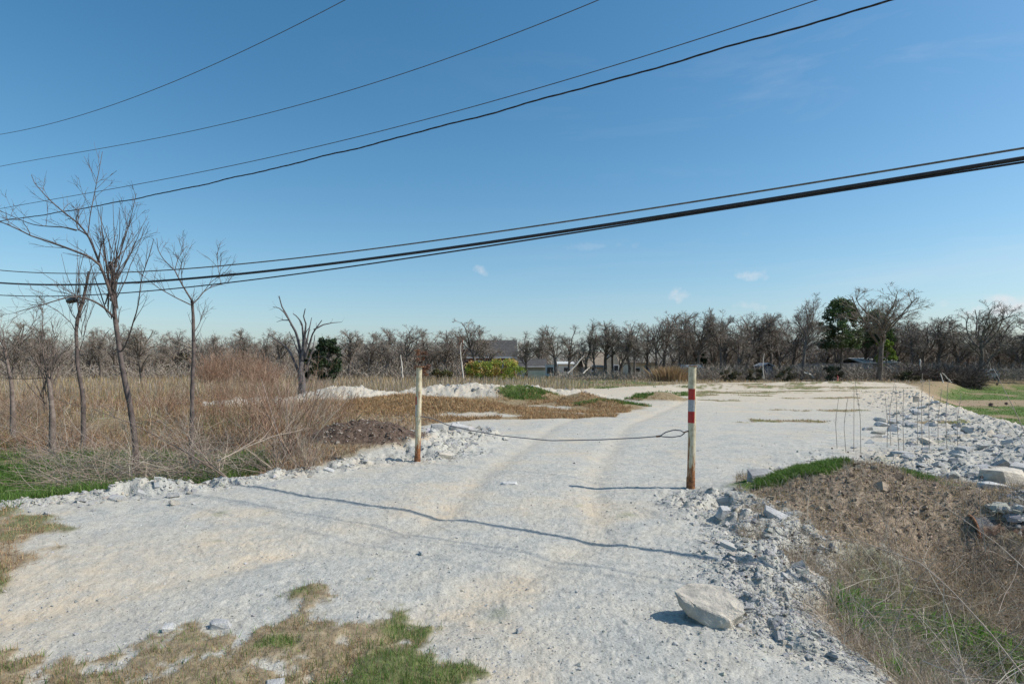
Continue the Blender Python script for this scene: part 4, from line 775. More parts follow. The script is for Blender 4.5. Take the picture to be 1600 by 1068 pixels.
sapling((213, 724), [(213, 724), (211, 690), (203, 632), (197, 605), (191, 575), (187, 548), (183, 520), (179, 490), (178, 460), (176, 435), (172, 409)],
        [([(179, 478), (170, 450), (162, 427), (154, 410), (140, 401), (101, 386), (72, 376), (50, 369), (20, 354), (-8, 343)], .028, -.7),
         ([(155, 410), (148, 392), (144, 382), (138, 369), (128, 355), (119, 346), (107, 337), (99, 331), (78, 313), (66, 300), (54, 286), (49, 273)], .020, .4),
         ([(119, 360), (100, 355), (83, 354), (65, 353), (48, 350), (20, 338), (-6, 327)], .012, .5),
         ([(135, 366), (122, 358), (119, 348), (119, 340)], .014, 0),
         ([(178, 496), (165, 482), (152, 473), (137, 466), (110, 463), (85, 470), (60, 478), (30, 486)], .020, -.9),
         ([(187, 552), (196, 540), (203, 522), (209, 500), (215, 483), (218, 460), (221, 435), (233, 400), (240, 374)], .014, -.4),
         ([(137, 369), (141, 335), (147, 305), (155, 265), (160, 237)], .009, .2),
         ([(177, 412), (186, 400), (196, 370), (205, 338), (213, 302)], .009, -.2),
         ([(153, 410), (156, 395), (158, 383)], .020, 0),
         ([(177, 440), (190, 420), (205, 395), (222, 354)], .008, .3)],
        'tallest bare sapling with a broken top and purplish bark', 10.2, .050, 3, tw=(9, 3), whip=((174, 412), 34, 1.5), Ltw=.65)
sapling((299, 692), [(299, 692), (300, 655), (300, 620), (301, 584), (303, 550), (302, 521), (302, 495), (300, 470)],
        [([(300, 470), (286, 447), (279, 434), (273, 422), (262, 412), (253, 402), (247, 390), (245, 372)], .018, .4),
         ([(298, 476), (275, 465), (248, 450), (225, 432), (212, 420)], .012, -.6),
         ([(302, 474), (310, 466), (318, 456), (331, 447), (345, 444), (358, 441)], .014, .5),
         ([(273, 422), (278, 405), (284, 395), (290, 386)], .008, .2), ([(285, 445), (283, 420), (285, 400)], .008, -.2), ([(345, 444), (341, 420), (339, 397)], .006, .1),
         ([(303, 520), (312, 505), (316, 490)], .008, .3), ([(318, 456), (330, 440), (352, 425), (360, 415)], .007, .1)],
        'slim bare sapling with a forked top, right of the tallest one', 11.6, .045, 5, tw=(7, 3), Ltw=.55)
sapling((131, 637), [(131, 637), (128, 610), (121, 571), (120, 545), (119, 520), (120, 500), (127, 480), (133, 455), (139, 424)],
        [([(120, 500), (112, 490), (104, 470), (98, 450)], .010, .3), ([(127, 480), (135, 470), (141, 450), (150, 420)], .008, .3), ([(119, 520), (112, 505), (90, 485), (60, 470)], .010, -.4), ([(121, 560), (130, 530), (137, 500), (150, 470)], .008, -.3)],
        'thin crooked sapling left behind the tallest one', 13.5, .045, 7, tw=(9, 3), whip=((125, 470), 14, 1.6), Ltw=.6)
sapling((82, 650), [(82, 650), (80, 625), (77, 600), (74, 582), (72, 575)],
        [([(74, 582), (68, 560), (66, 530), (67, 500), (66, 480)], .016, .2), ([(78, 590), (86, 570), (96, 552), (110, 545)], .016, .1), ([(74, 580), (60, 570), (52, 550)], .012, -.2), ([(76, 585), (84, 560), (86, 530), (80, 500)], .014, .3),
         ([(72, 590), (40, 592), (0, 591)], .010, -.3)],
        'stumpy pollarded sapling with a spray of upright shoots', 12.6, .055, 9, mat='bark', tw=(12, 4), whip=((75, 585), 26, 1.5), Ltw=.6)
sapling((20, 640), [(20, 640), (18, 600), (10, 560), (5, 530)], [([(10, 560), (25, 540), (42, 520), (55, 500)], .014, .2), ([(8, 545), (-5, 520), (-20, 500)], .012, .2), ([(12, 570), (0, 560), (-30, 545)], .012, .2)],
        'grey bare sapling at the far left edge of the view', 14.5, .05, 12, mat='bark', tw=(14, 5), Ltw=.8)
# the dead tree with sawn limbs, further out
sapling((472, 592), [(472, 592), (470, 580), (471, 568), (472, 558)],
        [([(468, 585), (458, 560), (452, 548), (440, 536), (427, 528), (420, 523)], .07, .3), ([(470, 570), (468, 540), (463, 520), (455, 506), (449, 494), (440, 478), (436, 462)], .085, .4),
         ([(452, 500), (444, 488), (436, 481), (426, 479)], .04, -.2), ([(472, 562), (474, 530), (472, 505), (464, 494), (458, 490)], .075, .2), ([(474, 560), (476, 530), (478, 505), (474, 495), (477, 482)], .075, -.2),
         ([(476, 555), (480, 530), (484, 510), (487, 496)], .06, .5), ([(477, 560), (483, 540), (488, 522), (495, 511), (503, 500)], .065, -.4), ([(490, 515), (505, 507), (520, 504), (534, 503)], .04, .3),
         ([(466, 590), (470, 560), (460, 535), (452, 518)], .05, .2), ([(478, 580), (484, 560), (490, 540), (492, 523)], .06, .3), ([(452, 500), (440, 500), (432, 503)], .03, .1), ([(475, 570), (490, 558), (505, 556), (520, 567)], .025, -.6)],
        'dark dead tree with stubby sawn off limbs in the mid field', 27, .15, 15, mat='dead', tw=(2, 1), name='dead_tree', Ltw=.5)

# ------------------------------------------------------------------ the far trees
def oak_proto(seed, h=8.0, spread=1.0, trunk_t=.38, lean=0.0, dens=1.0, wig=.2, w=.5):
    rng_ = np.random.default_rng(seed); k = 9; P = np.zeros((1, k, 3)); d = unit(np.array([lean, rng_.normal(0, .05), 1.0])); cur = np.zeros(3); pts = [cur]
    for q in range(k - 1): cur = cur + d * h * .62 / (k - 1); pts.append(cur); d = unit(d + rng_.normal(size=3) * [.09, .09, 0] + [0, 0, .05])
    P[0] = pts; R0 = np.linspace(.025, .014, k)[None] * h * 1.0
    L1, S1 = spawn(rng_, P, R0, int(9 * dens), trunk_t, 1, h * .46 * spread, (22, 62), .35, 7, wig, .66, .035, .06, .4, .2)
    L1b, S1b = spawn(rng_, P, R0, 3, .88, 1, h * .42, (5, 30), .5, 7, wig * .8, .9, .02, .03, .4, 0); L1 = np.r_[L1, L1b]; S1 = np.r_[S1, S1b]
    L2, S2 = spawn(rng_, L1, S1, 7, .22, 1, h * .22 * spread, (25, 65), .15, 5, wig * 1.1, .65, .024, .03, .45)
    L3, S3 = spawn(rng_, L2, S2, 6, .15, 1, h * .105, (25, 65), .1, 4, wig * 1.1, .7, .017, 0, .5)
    L4, S4 = spawn(rng_, L3, S3, int(5 * dens), .2, 1, h * .05, (25, 65), .05, 3, wig, .75, .0125)
    bag = Bag(); tubes(bag, P, R0, s=8, rng=rng_); tubes(bag, L1, S1, s=5, rng=rng_); tm = bag.mesh('trunk', M['bark_far'], True)
    bag = Bag(); tubes(bag, L2, S2, (np.ones((len(L2), 3)) * .85), 3, rng_); ribbons(bag, L3, S3, varcol(rng_, len(L3), ((1, 1, 1),), .2), rng_); ribbons(bag, L4, S4, varcol(rng_, len(L4), ((1.1, 1, .95), (.9, .88, .9), (1.25, 1.0, .85)), .25), rng_)
    return tm, bag.mesh('crown', M['twig_far']), h
PROTO = [oak_proto(901, spread=1.0), oak_proto(902, spread=1.15, trunk_t=.45), oak_proto(903, spread=.8, lean=.12), oak_proto(904, spread=1.25, trunk_t=.3), oak_proto(905, spread=.75, trunk_t=.5, lean=-.1),
         oak_proto(906, spread=1.0, trunk_t=.35, dens=1.2), oak_proto(907, spread=.9, trunk_t=.55, lean=.05), oak_proto(911, h=9, spread=1.25, trunk_t=.62, wig=.13, dens=1.1), oak_proto(914, h=9, spread=.95, trunk_t=.6, wig=.13, lean=.3)]
def height_of(me): return max(v.co.z for v in me.vertices)
PH = [height_of(c_) for _, c_, _ in PROTO]
def tree(px, top, Yd, k, label, w=1.0, mir=False, rz=None, py_base=None, group='bare trees in the row across the field'):
    x = (px - 800) / F * Yd; z = float(zat(x, Yd)[0]); H = HC + (HOR - top) / F * Yd - z; s = H / PH[k]
    r_ = empty('bare_tree', (x, Yd, z - .05)); tag(r_, label, 'tree', group); r_.rotation_euler.z = prng.uniform(0, 6.28) if rz is None else rz; r_.scale = (s * w, s * w, s)
    link('trunk', PROTO[k][0], r_); link('crown', PROTO[k][1], r_); return r_
ROW = [  # px, top row, distance, prototype, width, label
 (18, 498, 62, 5, 1.2, 'broad dark bare tree at the far left of the treeline'), (62, 505, 66, 0, 1.2, 'bare tree behind the pollarded sapling'), (158, 508, 64, 1, 1.1, 'bare tree seen just left of the tallest sapling'),
 (222, 508, 60, 3, 1.3, 'flat topped bare tree standing clear right of the tallest sapling'), (262, 538, 84, 0, 1.0, 'small distant tree left of the slim forked sapling'), (345, 520, 66, 5, 1.1, 'bare tree right of the slim forked sapling, over russet brush'),
 (403, 506, 52, 2, .8, 'slender grey bare tree just left of the dead tree'), (378, 515, 70, 0, 1.2, 'bare tree behind the slender grey one'), (440, 520, 78, 3, 1.3, 'bare tree directly behind the dead tree'),
 (545, 512, 72, 0, 1.2, 'bare tree just right of the dark cedar'), (575, 515, 76, 5, 1.2, 'second bare tree right of the dark cedar'), (603, 524, 74, 1, 1.0, 'lower bare tree midway between cedar and left post'),
 (636, 504, 74, 3, 1.2, 'tall round crowned tree just left of the left post'), (668, 510, 78, 5, 1.2, 'bare tree straight behind the left post top'), (697, 512, 76, 0, 1.2, 'bare tree just left of the brick house chimney'),
 (745, 500, 70, 1, 1.1, 'two limbed bare tree in front of the dark house roof'), (758, 503, 72, 5, 1.1, 'spreading bare tree in front of the brick wall'), (790, 520, 100, 3, 1.3, 'reddish bare tree behind the brick house'),
 (822, 511, 74, 4, 1.1, 'straight bare tree in front of the grey roofed shed'), (845, 522, 96, 0, 1.2, 'low bare tree behind the grey roofed shed'), (868, 503, 74, 6, 1.1, 'bare tree beside the small white trailer'), (890, 505, 75, 4, 1.0, 'bare tree above the leaning pale trunk'),
 (914, 499, 73, 2, .9, 'dark trunked tree left of the tan roofed house'), (928, 505, 72, 4, .9, 'leaning tree in front of the tan roofed house gable'), (946, 495, 73, 0, .95, 'straight dark tree in front of the tan roof ridge'),
 (957, 500, 74, 6, .9, 'thin tree right of the tan roof ridge'), (966, 504, 71, 2, .9, 'strongly leaning tree at right end of the tan roof'), (984, 497, 73, 1, .9, 'crooked tree before the low cream building'),
 (992, 503, 70, 4, .8, 'narrow tree before the low cream building'), (1010, 503, 74, 0, .95, 'round crowned tree over the right end of the cream building'), (1024, 492, 72, 3, .9, 'twin dark trunked tree left of the tan grass clump'),
 (1038, 487, 74, 1, 1.0, 'tall tree directly over the tan grass clump'), (1061, 492, 75, 5, 1.0, 'dense tree just left of the right post top'), (1074, 485, 77, 0, 1.0, 'tall tree behind the camper trailer'), (1092, 495, 73, 6, 1.0, 'tree right above the right post cap'),
 (1112, 500, 80, 5, 1.0, 'tree just right of the camper trailer'), (1127, 478, 71, 6, .8, 'thin very upright tree left of the leaning dark trunk'), (1134, 490, 75, 0, 1.0, 'tree close behind the thin upright one'), (1150, 500, 70, 2, 1.0, 'dark slanting tree right of the thin upright one'),
 (1168, 482, 73, 1, 1.1, 'pale trunked tree left of the dark blue shed'), (1186, 488, 76, 3, 1.0, 'spreading tree above the dark blue shed'), (1205, 487, 74, 0, 1.0, 'tree just right of the dark blue shed'), (1222, 484, 76, 5, 1.1, 'dense tree left of the grey board fence'),
 (1252, 449, 66, 8, .8, 'tall leaning tree rising above the row, left of the pine'), (1236, 488, 78, 3, 1.1, 'lower tree under the tall leaning tree'), (1306, 500, 82, 5, 1.0, 'bare tree behind the dark green pine'),
 (1374, 444, 64, 7, 1.3, 'tallest tree in the row with a wide fan shaped crown'), (1352, 505, 80, 0, 1.1, 'bare tree left under the fan crowned tree'), (1406, 492, 78, 1, 1.1, 'russet tree right behind the metal roofed house'), (1424, 497, 74, 5, 1.1, 'tree right of the metal roofed house'),
 (1445, 496, 76, 3, 1.1, 'tree above the white stump'), (1468, 495, 74, 0, 1.1, 'tree above the dark brush pile'), (1500, 488, 73, 5, 1.1, 'tree left of the big gnarled oak'), (1531, 472, 68, 3, 1.15, 'big gnarled dark oak near the right edge'),
 (1562, 492, 74, 1, 1.1, 'tree between the gnarled oak and the right edge'), (1592, 498, 72, 5, 1.1, 'tree at the right edge above the chain link fence'), (1640, 485, 72, 0, 1.1, 'tree just past the right edge')]
for px, top, Yd, k, wd, lb in ROW: tree(px, top + prng.uniform(-4, 4), Yd, k, lb, wd * (1.1 if top < 480 else prng.uniform(1.05, 1.45)), rz=2.2 if top < 446 else 0.0 if top < 460 else None)
for px0, px1, n_, t0_, t1_, y0_, y1_ in ((-140, 300, 20, 508, 548, 74, 92), (300, 720, 23, 508, 545, 80, 96), (720, 860, 4, 522, 540, 104, 118), (1040, 1440, 23, 496, 535, 82, 98), (1400, 1720, 17, 494, 528, 80, 95)):
    for i in range(n_):
        tree(px0 + (px1 - px0) * (i + prng.uniform(.1, .9)) / n_, prng.uniform(t0_, t1_), prng.uniform(y0_, y1_), prng.choice((0, 1, 3, 5, 2)), 'bare tree in the massed woods behind the front tree row', 1.35, group='trees in the woods behind the row')
# second growth behind and below: one mass of brush
def wood(name, label, rng, specs, pal, mat='twig_far', kk=4):
    bag = Bag()
    for (x0, x1, Y0, Y1, top, n, rd) in specs:
        px = rng.uniform(x0, x1, n); Yd = rng.uniform(Y0, Y1, n); x = (px - 800) / F * Yd; z = zmac(x, Yd); tp = HC + (HOR - top) / F * Yd - z
        hh = tp * rng.uniform(.35, 1.0, n) * (1 + .35 * fbm(x, Yd * 0 + 3, 5, 3, 2)); L = hh * rng.uniform(.25, .6, n); start = rng.uniform(0, 1, n) ** 1.1 * (hh - L * .8)
        d = unit(rng.normal(size=(n, 3)) * [.6, .6, .2] + [0, 0, .7]); cur = np.stack([x, Yd, z + np.maximum(start, 0)], 1); pts = [cur]
        for q in range(kk - 1): cur = cur + d * (L / (kk - 1))[:, None]; pts.append(cur); d = unit(d + rng.normal(size=d.shape) * .35)
        ribbons(bag, np.stack(pts, 1), rd * rng.uniform(.5, 1.4, n)[:, None] * np.linspace(1, .5, kk)[None], varcol(rng, n, pal, .3), rng)
    o = link(name, bag.mesh(name, M[mat])); return tag(o, label, 'woods', kind='stuff')
rng = np.random.default_rng(44)
wood('distant_woods', 'massed bare brush and small trees behind the tree row', rng,
     [(-200, 330, 80, 100, 515, 15000, .032), (300, 720, 80, 96, 525, 16000, .032), (720, 1060, 100, 125, 530, 9000, .03), (1060, 1450, 84, 104, 515, 16000, .032), (1400, 1800, 82, 100, 515, 14000, .032)],
     ((1, .95, .9), (.8, .8, .85), (1.4, 1.05, .85), (1.7, 1.35, 1.1)))
wood('hedge_brush', 'low grey brush at the foot of the tree row', rng, [(-200, 720, 66, 78, 555, 9000, .025), (860, 1060, 66, 74, 574, 3500, .02), (1060, 1440, 64, 72, 562, 9000, .024), (1400, 1800, 66, 74, 560, 8000, .026)],
     ((1.7, 1.4, 1.2), (1.2, 1.1, 1.0), (2.0, 1.5, 1.1)))
# ridge line of woods far off on the left
wood('far_ridge', 'thin far line of evergreens on the left horizon', rng, [(-300, 760, 190, 230, 556, 7000, .10), (900, 1700, 190, 230, 560, 4000, .10)], ((.35, .48, .30), (.5, .55, .4)))

# evergreens: leaf clumps through the volume of the crown
def evergreen(name, px, base, top, Yd, wpx, label, pal, n=5000, shape='cone', z0=None, rad=.09, cat='tree', trunk=True, low=.0, seed=0, leaf=.10):
    rng_ = np.random.default_rng(seed + 70); x = (px - 800) / F * Yd; z = float(zat(x, Yd)[0]); H = HC + (HOR - top) / F * Yd - z; W = wpx / F * Yd / 2
    r_ = empty(name, (x, Yd, z - .05)); tag(r_, label, cat)
    if trunk:
        P = np.stack([np.sin(np.linspace(0, 1, 8)) * .1 * W, 0 * np.linspace(0, 1, 8), np.linspace(0, H * .9, 8)], 1); bag = Bag(); tubes(bag, P[None], np.linspace(rad * 1.4, rad * .3, 8)[None], s=7)
        PB, RB = spawn(rng_, P[None], np.linspace(rad * 1.4, rad * .3, 8)[None], 26, .25, .98, W * .9, (50, 85), .1, 5, .12, .4, .015); tubes(bag, PB, RB, s=4, rng=rng_); link('trunk', bag.mesh('trunk', M['bark_far'], True), r_)
    nc = max(14, n // 90); t_ = rng_.uniform(low, 1, nc)
    prof = (1 - t_ * .85) if shape == 'cone' else np.sin(np.clip(t_, .05, 1) * math.pi * .92) ** .6 if shape == 'round' else np.sqrt(np.clip(1 - (t_ * 2 - 1) ** 2, .05, 1))
    a = rng_.uniform(0, 6.28, nc); rr_ = np.sqrt(rng_.uniform(.1, 1, nc)) * prof * W; cc = np.stack([rr_ * np.cos(a), rr_ * np.sin(a), (low + (t_ - low) * 1) * H * .97], 1); cs = W * rng_.uniform(.14, .32, nc)
    i = rng_.integers(0, nc, n); p = cc[i] + unit(rng_.normal(size=(n, 3))) * (cs[i] * rng_.uniform(.2, 1, n) ** .5)[:, None] * [1, 1, .75]; p[:, 2] = np.abs(p[:, 2])
    d = unit(rng_.normal(size=(n, 3)) + [0, 0, .3]) * leaf * rng_.uniform(.6, 1.3, (n, 1)); P = np.stack([p, p + d], 1); Rl = np.stack([np.full(n, leaf * .38), np.full(n, leaf * .10)], 1)
    cj = varcol(rng_, nc, pal, .25)[i] * rng_.uniform(.75, 1.25, (n, 1)); bag = Bag(); ribbons(bag, P, Rl, cj, rng_); link('crown' if trunk else 'foliage', bag.mesh('crown' if trunk else 'foliage', M['leaf']), r_); return r_
CED = ((.022, .045, .018), (.035, .065, .022), (.05, .085, .03))
PIN = ((.05, .09, .03), (.08, .13, .04), (.12, .18, .055), (.10, .11, .05))
evergreen('cedar_tree', 512, 592, 525, 55, 44, 'dark green cedar standing right of the dead tree', CED, 9000, 'round', seed=1, leaf=.16)
evergreen('cedar_tree', 482, 592, 545, 57, 22, 'small dark cedar hidden behind the dead tree', CED, 3500, 'round', seed=2, leaf=.16)
evergreen('pine_tree', 1314, 592, 466, 74, 62, 'dark green pine left of the fan crowned tree', PIN, 13000, 'oval', low=.42, seed=3, rad=.15, leaf=.20)
evergreen('pine_tree', 1366, 592, 484, 78, 52, 'mid green pine behind the fan crowned tree', PIN, 9000, 'oval', low=.5, seed=4, rad=.2, leaf=.22)
evergreen('leafy_tree', 1384, 592, 528, 70, 28, 'bright yellow green leafy tree beside the fan crowned trunk', ((.16, .24, .03), (.22, .30, .05), (.12, .18, .03)), 3200, 'round', low=.35, seed=5, rad=.08, leaf=.18)
evergreen('cedar_tree', 1096, 592, 552, 76, 16, 'small dark cedar right of the camper trailer', CED, 2500, 'round', seed=6, leaf=.18)
evergreen('cedar_tree', 292, 592, 546, 85, 30, 'distant dark cedar behind the slim forked sapling', CED, 3500, 'round', seed=7, leaf=.22)
evergreen('yellow_hedge', 750, 592, 565, 66, 54, 'left bush of the yellow green hedge before the brick house', ((.36, .40, .06), (.52, .45, .10), (.24, .31, .05), (.58, .40, .14), (.42, .42, .08)), 4200, 'round', seed=8, leaf=.17, trunk=False, cat='bush')
evergreen('yellow_hedge', 788, 592, 563, 66, 60, 'right bush of the yellow green hedge, touching the grey roofed shed', ((.36, .42, .06), (.52, .46, .10), (.24, .31, .05), (.60, .42, .15), (.44, .43, .08)), 4600, 'round', seed=9, leaf=.17, trunk=False, cat='bush')
evergreen('small_bush', 690, 592, 574, 66, 34, 'low olive bush left of the brick house', ((.10, .11, .04), (.16, .14, .05)), 2200, 'round', seed=10, leaf=.16, trunk=False, cat='bush')
evergreen('red_leaved_bush', 654, 592, 545, 64, 38, 'rusty leaved bush behind the left post', ((.20, .09, .05), (.26, .13, .07), (.15, .08, .05)), 2400, 'round', seed=11, leaf=.12, trunk=False, cat='bush')
for q, (px, top, wd, lb) in enumerate(((1140, 577, 30, 'dark green bush under the thin upright tree'), (1180, 576, 26, 'dark green bush left of the blue shed'), (1228, 572, 34, 'olive bush right of the blue shed'), (1300, 574, 40, 'olive bush in front of the grey board fence'), (1420, 580, 34, 'dark low bush right of the metal roofed house'))):
    evergreen('low_bush', px, 595, top, 63, wd, lb, ((.05, .06, .03), (.08, .085, .04), (.12, .10, .06)), 1600, 'round', seed=20 + q, leaf=.15, trunk=False, cat='bush')
# tan pampas like grass clump left of the right post
rng = np.random.default_rng(9); r_ = empty('tall_grass_clump', ((1047 - 800) / F * 62, 62, 0)); tag(r_, 'tall tan grass clump at the foot of the row left of the right post', 'grass clump'); bag = Bag(); n = 900
x = rng.normal(0, .75, n); y = rng.normal(0, .5, n); h = rng.uniform(.8, 1.75, n); P = np.stack([np.stack([x, y, 0 * x], 1), np.stack([x * 1.15, y * 1.15, h * .6], 1), np.stack([x * 1.5, y * 1.5, h], 1)], 1); ribbons(bag, P, np.full((n, 3), .035) * [1, .8, .3], varcol(rng, n, ((.38, .26, .13), (.30, .20, .11), (.45, .32, .18)), .2), rng); link('blades', bag.mesh('blades', M['plant']), r_)

# ------------------------------------------------------------------ far buildings
M['brick'] = mat_noise('red_brown_brick', (.22, .09, .055), (.36, .17, .10), 3, .9, .1, 8)
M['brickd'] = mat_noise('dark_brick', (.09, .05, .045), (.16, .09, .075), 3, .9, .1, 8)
M['roof'] = mat_noise('grey_shingle_roof', (.045, .042, .040), (.085, .08, .075), 3, .9, .1, 8)
M['roof_tan'] = mat_noise('tan_shingle_roof', (.20, .16, .12), (.29, .24, .18), 3, .9, .1, 8)
M['roof_white'] = mat_noise('pale_metal_roof', (.50, .50, .46), (.64, .63, .58), 3, .5, .05, 8)
M['white'] = mat_noise('white_siding', (.62, .62, .60), (.76, .76, .74), 2, .6, .03, 8)
M['greenish'] = mat_noise('sage_siding', (.24, .26, .21), (.32, .34, .28), 2, .7, .03, 8)
M['tan'] = mat_noise('tan_siding', (.38, .32, .24), (.48, .42, .33), 2, .7, .03, 8)
M['bluegrey'] = mat_noise('blue_grey_siding', (.20, .23, .27), (.28, .31, .35), 2, .7, .03, 8)
M['darkblue'] = mat_noise('dark_blue_boards', (.045, .06, .08), (.09, .11, .14), 2, .7, .03, 8)
M['cream_wall'] = mat_noise('cream_wall', (.50, .46, .36), (.62, .58, .46), 2, .8, .03, 8)
M['fence'] = mat_noise('weathered_grey_boards', (.17, .16, .155), (.28, .27, .26), 4, .9, .1, 12)
M['glass'] = mat_noise('window_glass', (.02, .025, .03), (.04, .045, .05), 2, .1, 0)
M['trim'] = mat_noise('white_trim', (.65, .65, .63), (.75, .75, .73), 2, .5, 0)
BX = [(0, 1, 3, 2), (4, 6, 7, 5), (0, 4, 5, 1), (2, 3, 7, 6), (0, 2, 6, 4), (1, 5, 7, 3)]
def box(name, x0, x1, y0, y1, z0, z1, mat, parent):
    v = [(x, y, z) for x in (x0, x1) for y in (y0, y1) for z in (z0, z1)]; return link(name, mesh_np(name, v, BX, None, None, False, mat), parent)
def prism(name, x0, x1, y0, y1, z0, z1, mat, parent, axis='x', th=.12, over=.3):   # gable roof, ridge along axis
    out_ = []
    if axis == 'x':
        ym = (y0 + y1) / 2; a = [(y0 - over, z0), (ym, z1), (y1 + over, z0)]; v = []
        for xx in (x0 - over, x1 + over): v += [(xx, p, q) for p, q in a] + [(xx, p, q - th) for p, q in a]
    else:
        xm = (x0 + x1) / 2; a = [(x0 - over, z0), (xm, z1), (x1 + over, z0)]; v = []
        for yy in (y0 - over, y1 + over): v += [(p, yy, q) for p, q in a] + [(p, yy, q - th) for p, q in a]
    f = [(0, 1, 7, 6), (1, 2, 8, 7), (3, 9, 10, 4), (4, 10, 11, 5), (0, 6, 9, 3), (2, 5, 11, 8), (0, 3, 4, 1), (1, 4, 5, 2), (6, 7, 10, 9), (7, 8, 11, 10)]
    return link(name, mesh_np(name, v, f, None, None, False, mat), parent)
def gable(name, x0, x1, y, z0, z1, mat, parent, axis='x', t=.2):
    xm = (x0 + x1) / 2
    if axis == 'x': v = [(x0, y, z0), (x1, y, z0), (xm, y, z1), (x0, y + t, z0), (x1, y + t, z0), (xm, y + t, z1)]
    else: v = [(y, x0, z0), (y, x1, z0), (y, xm, z1), (y + t, x0, z0), (y + t, x1, z0), (y + t, xm, z1)]
    return link(name, mesh_np(name, v, [(0, 1, 4, 3), (1, 2, 5, 4), (2, 0, 3, 5)], [(0, 2, 1), (3, 4, 5)], None, False, mat), parent)
def window(x0, x1, y, z0, z1, parent, side=-1):
    f = box('window', x0, x1, y + side * .05, y - side * .02, z0, z1, M['trim'], parent); box('pane', x0 + .12, x1 - .12, y + side * .06, y + side * .04, z0 + .12, z1 - .12, M['glass'], f); return f
def bld(name, px, Yd, label, cat):
    x = (px - 800) / F * Yd; r_ = empty(name, (x, Yd, float(zat(x, Yd)[0]) - .1)); return tag(r_, label, cat)
def W(px, Yd): return px / F * Yd
def Hh(py, Yd): return HC + (HOR - py) / F * Yd + .1
# brick house: eaves face us, dark gable end and chimney at left
Yd = 88; b_ = bld('brick_house', 772, Yd, 'red brick house with dark gable end, tall chimney and grey roof', 'house')
xl, xr = W(-40, Yd), W(33, Yd); ez, rz_ = Hh(557, Yd), Hh(529, Yd)
box('wall', xl, xr, 0, 7.5, 0, ez, M['brick'], b_); prism('roof', xl, xr, 0, 7.5, ez + .02, rz_, M['roof'], b_); gable('gable', 0, 7.5, xl - .02, ez, rz_ - .2, M['brickd'], b_, 'y', .2)
box('side_wall', xl - 1.2, xl - .01, .8, 7.4, 0, ez + 1.2, M['brickd'], b_)
ch = box('chimney', xl - 2.0, xl - 1.1, 2.6, 3.7, 0, Hh(525, Yd), M['brick'], b_); box('chimney_cap', xl - 2.1, xl - 1.0, 2.5, 3.8, Hh(525, Yd), Hh(525, Yd) + .15, M['brickd'], ch)
box('fascia', xl - .3, xr + .3, -.36, -.30, ez - .22, ez + .0, M['trim'], b_)
for wx in (-2.6, .3, 2.2): window(wx, wx + 1.1, 0, 1.4, 2.6, b_)
Yd = 82; b_ = bld('garden_shed', 828, Yd, 'long low shed with grey roof and sage wall beside the brick house', 'shed')
box('wall', W(-20, Yd), W(24, Yd), 0, 5, 0, Hh(572, Yd), M['greenish'], b_); prism('roof', W(-20, Yd), W(24, Yd), 0, 5, Hh(572, Yd) + .02, Hh(560, Yd), M['roof'], b_); box('fascia', W(-22, Yd), W(26, Yd), -.36, -.3, Hh(573.5, Yd), Hh(571.8, Yd), M['trim'], b_)
b_ = bld('garden_wall', 832, 74, 'low cream wall in front of the grey roofed shed', 'wall'); box('wall', W(-18, 74), W(20, 74), 0, .2, 0, Hh(579.5, 74), M['cream_wall'], b_); box('coping', W(-18.4, 74), W(20.4, 74), -.04, .24, Hh(579.5, 74), Hh(579, 74), M['trim'], b_)
Yd = 76; b_ = bld('cargo_trailer', 860, Yd, 'small white trailer with a dark open end', 'trailer'); zz = Hh(569, Yd); box('body', W(-6.5, Yd), W(6.5, Yd), 0, 2.4, .45, zz, M['white'], b_); box('opening_shade', W(-5, Yd), W(4, Yd), -.03, .0, .8, zz - .35, M['glass'], b_)  # dark panel on the closed body; its colour stands for the open end's shade
for wx in (-.45, .45):
    bag = Bag(); tubes(bag, np.array([[[wx, .2, .34], [wx, .5, .34]]]) if 0 else np.array([[[wx - .1, .3, .34], [wx + .1, .3, .34]]]), np.full((1, 2), .33), s=14); link('wheel', bag.mesh('wheel', M['rubber']), b_)
Yd = 84; b_ = bld('white_shed', 884, Yd, 'white shed glimpsed between trunks left of the leaning pale trunk', 'shed'); box('wall', W(-11, Yd), W(11, Yd), 0, 4, 0, Hh(568, Yd), M['white'], b_); prism('roof', W(-11, Yd), W(11, Yd), 0, 4, Hh(568, Yd) + .02, Hh(564, Yd), M['roof_white'], b_); window(-.4, .6, 0, .9, 1.7, b_)
Yd = 96; b_ = bld('tan_house', 948, Yd, 'tan house with a big brown hipped gable roof behind the oak trunks', 'house'); box('wall', W(-34, Yd), W(34, Yd), 0, 9, 0, Hh(573, Yd), M['tan'], b_)
prism('roof', W(-34, Yd), W(34, Yd), 0, 9, Hh(573, Yd) + .02, Hh(548, Yd), M['roof_tan'], b_); f_ = gable('front_gable', W(-6, Yd), W(20, Yd), -1.2, Hh(573, Yd), Hh(541, Yd), M['tan'], b_, 'x', 1.2); box('front_wall', W(-6, Yd), W(20, Yd), -1.2, 0, 0, Hh(573, Yd), M['tan'], b_)
for wx in (-2.6, .9, 2.6): window(wx, wx + .9, 0 if wx < 0 else -1.2, .9, 2.0, b_)
Yd = 84; b_ = bld('cream_outbuilding', 1003, Yd, 'low cream outbuilding with flat roof behind the narrow trunks', 'building'); box('wall', W(-20, Yd), W(22, Yd), 0, 5, 0, Hh(568, Yd), M['cream_wall'], b_); box('roof', W(-21, Yd), W(23, Yd), -.4, 5.4, Hh(568, Yd), Hh(566, Yd), M['roof_tan'], b_); window(-1.2, -.2, 0, .8, 1.6, b_); box('door', .4, 1.3, -.04, 0, 0, 1.9, M['bluegrey'], b_)
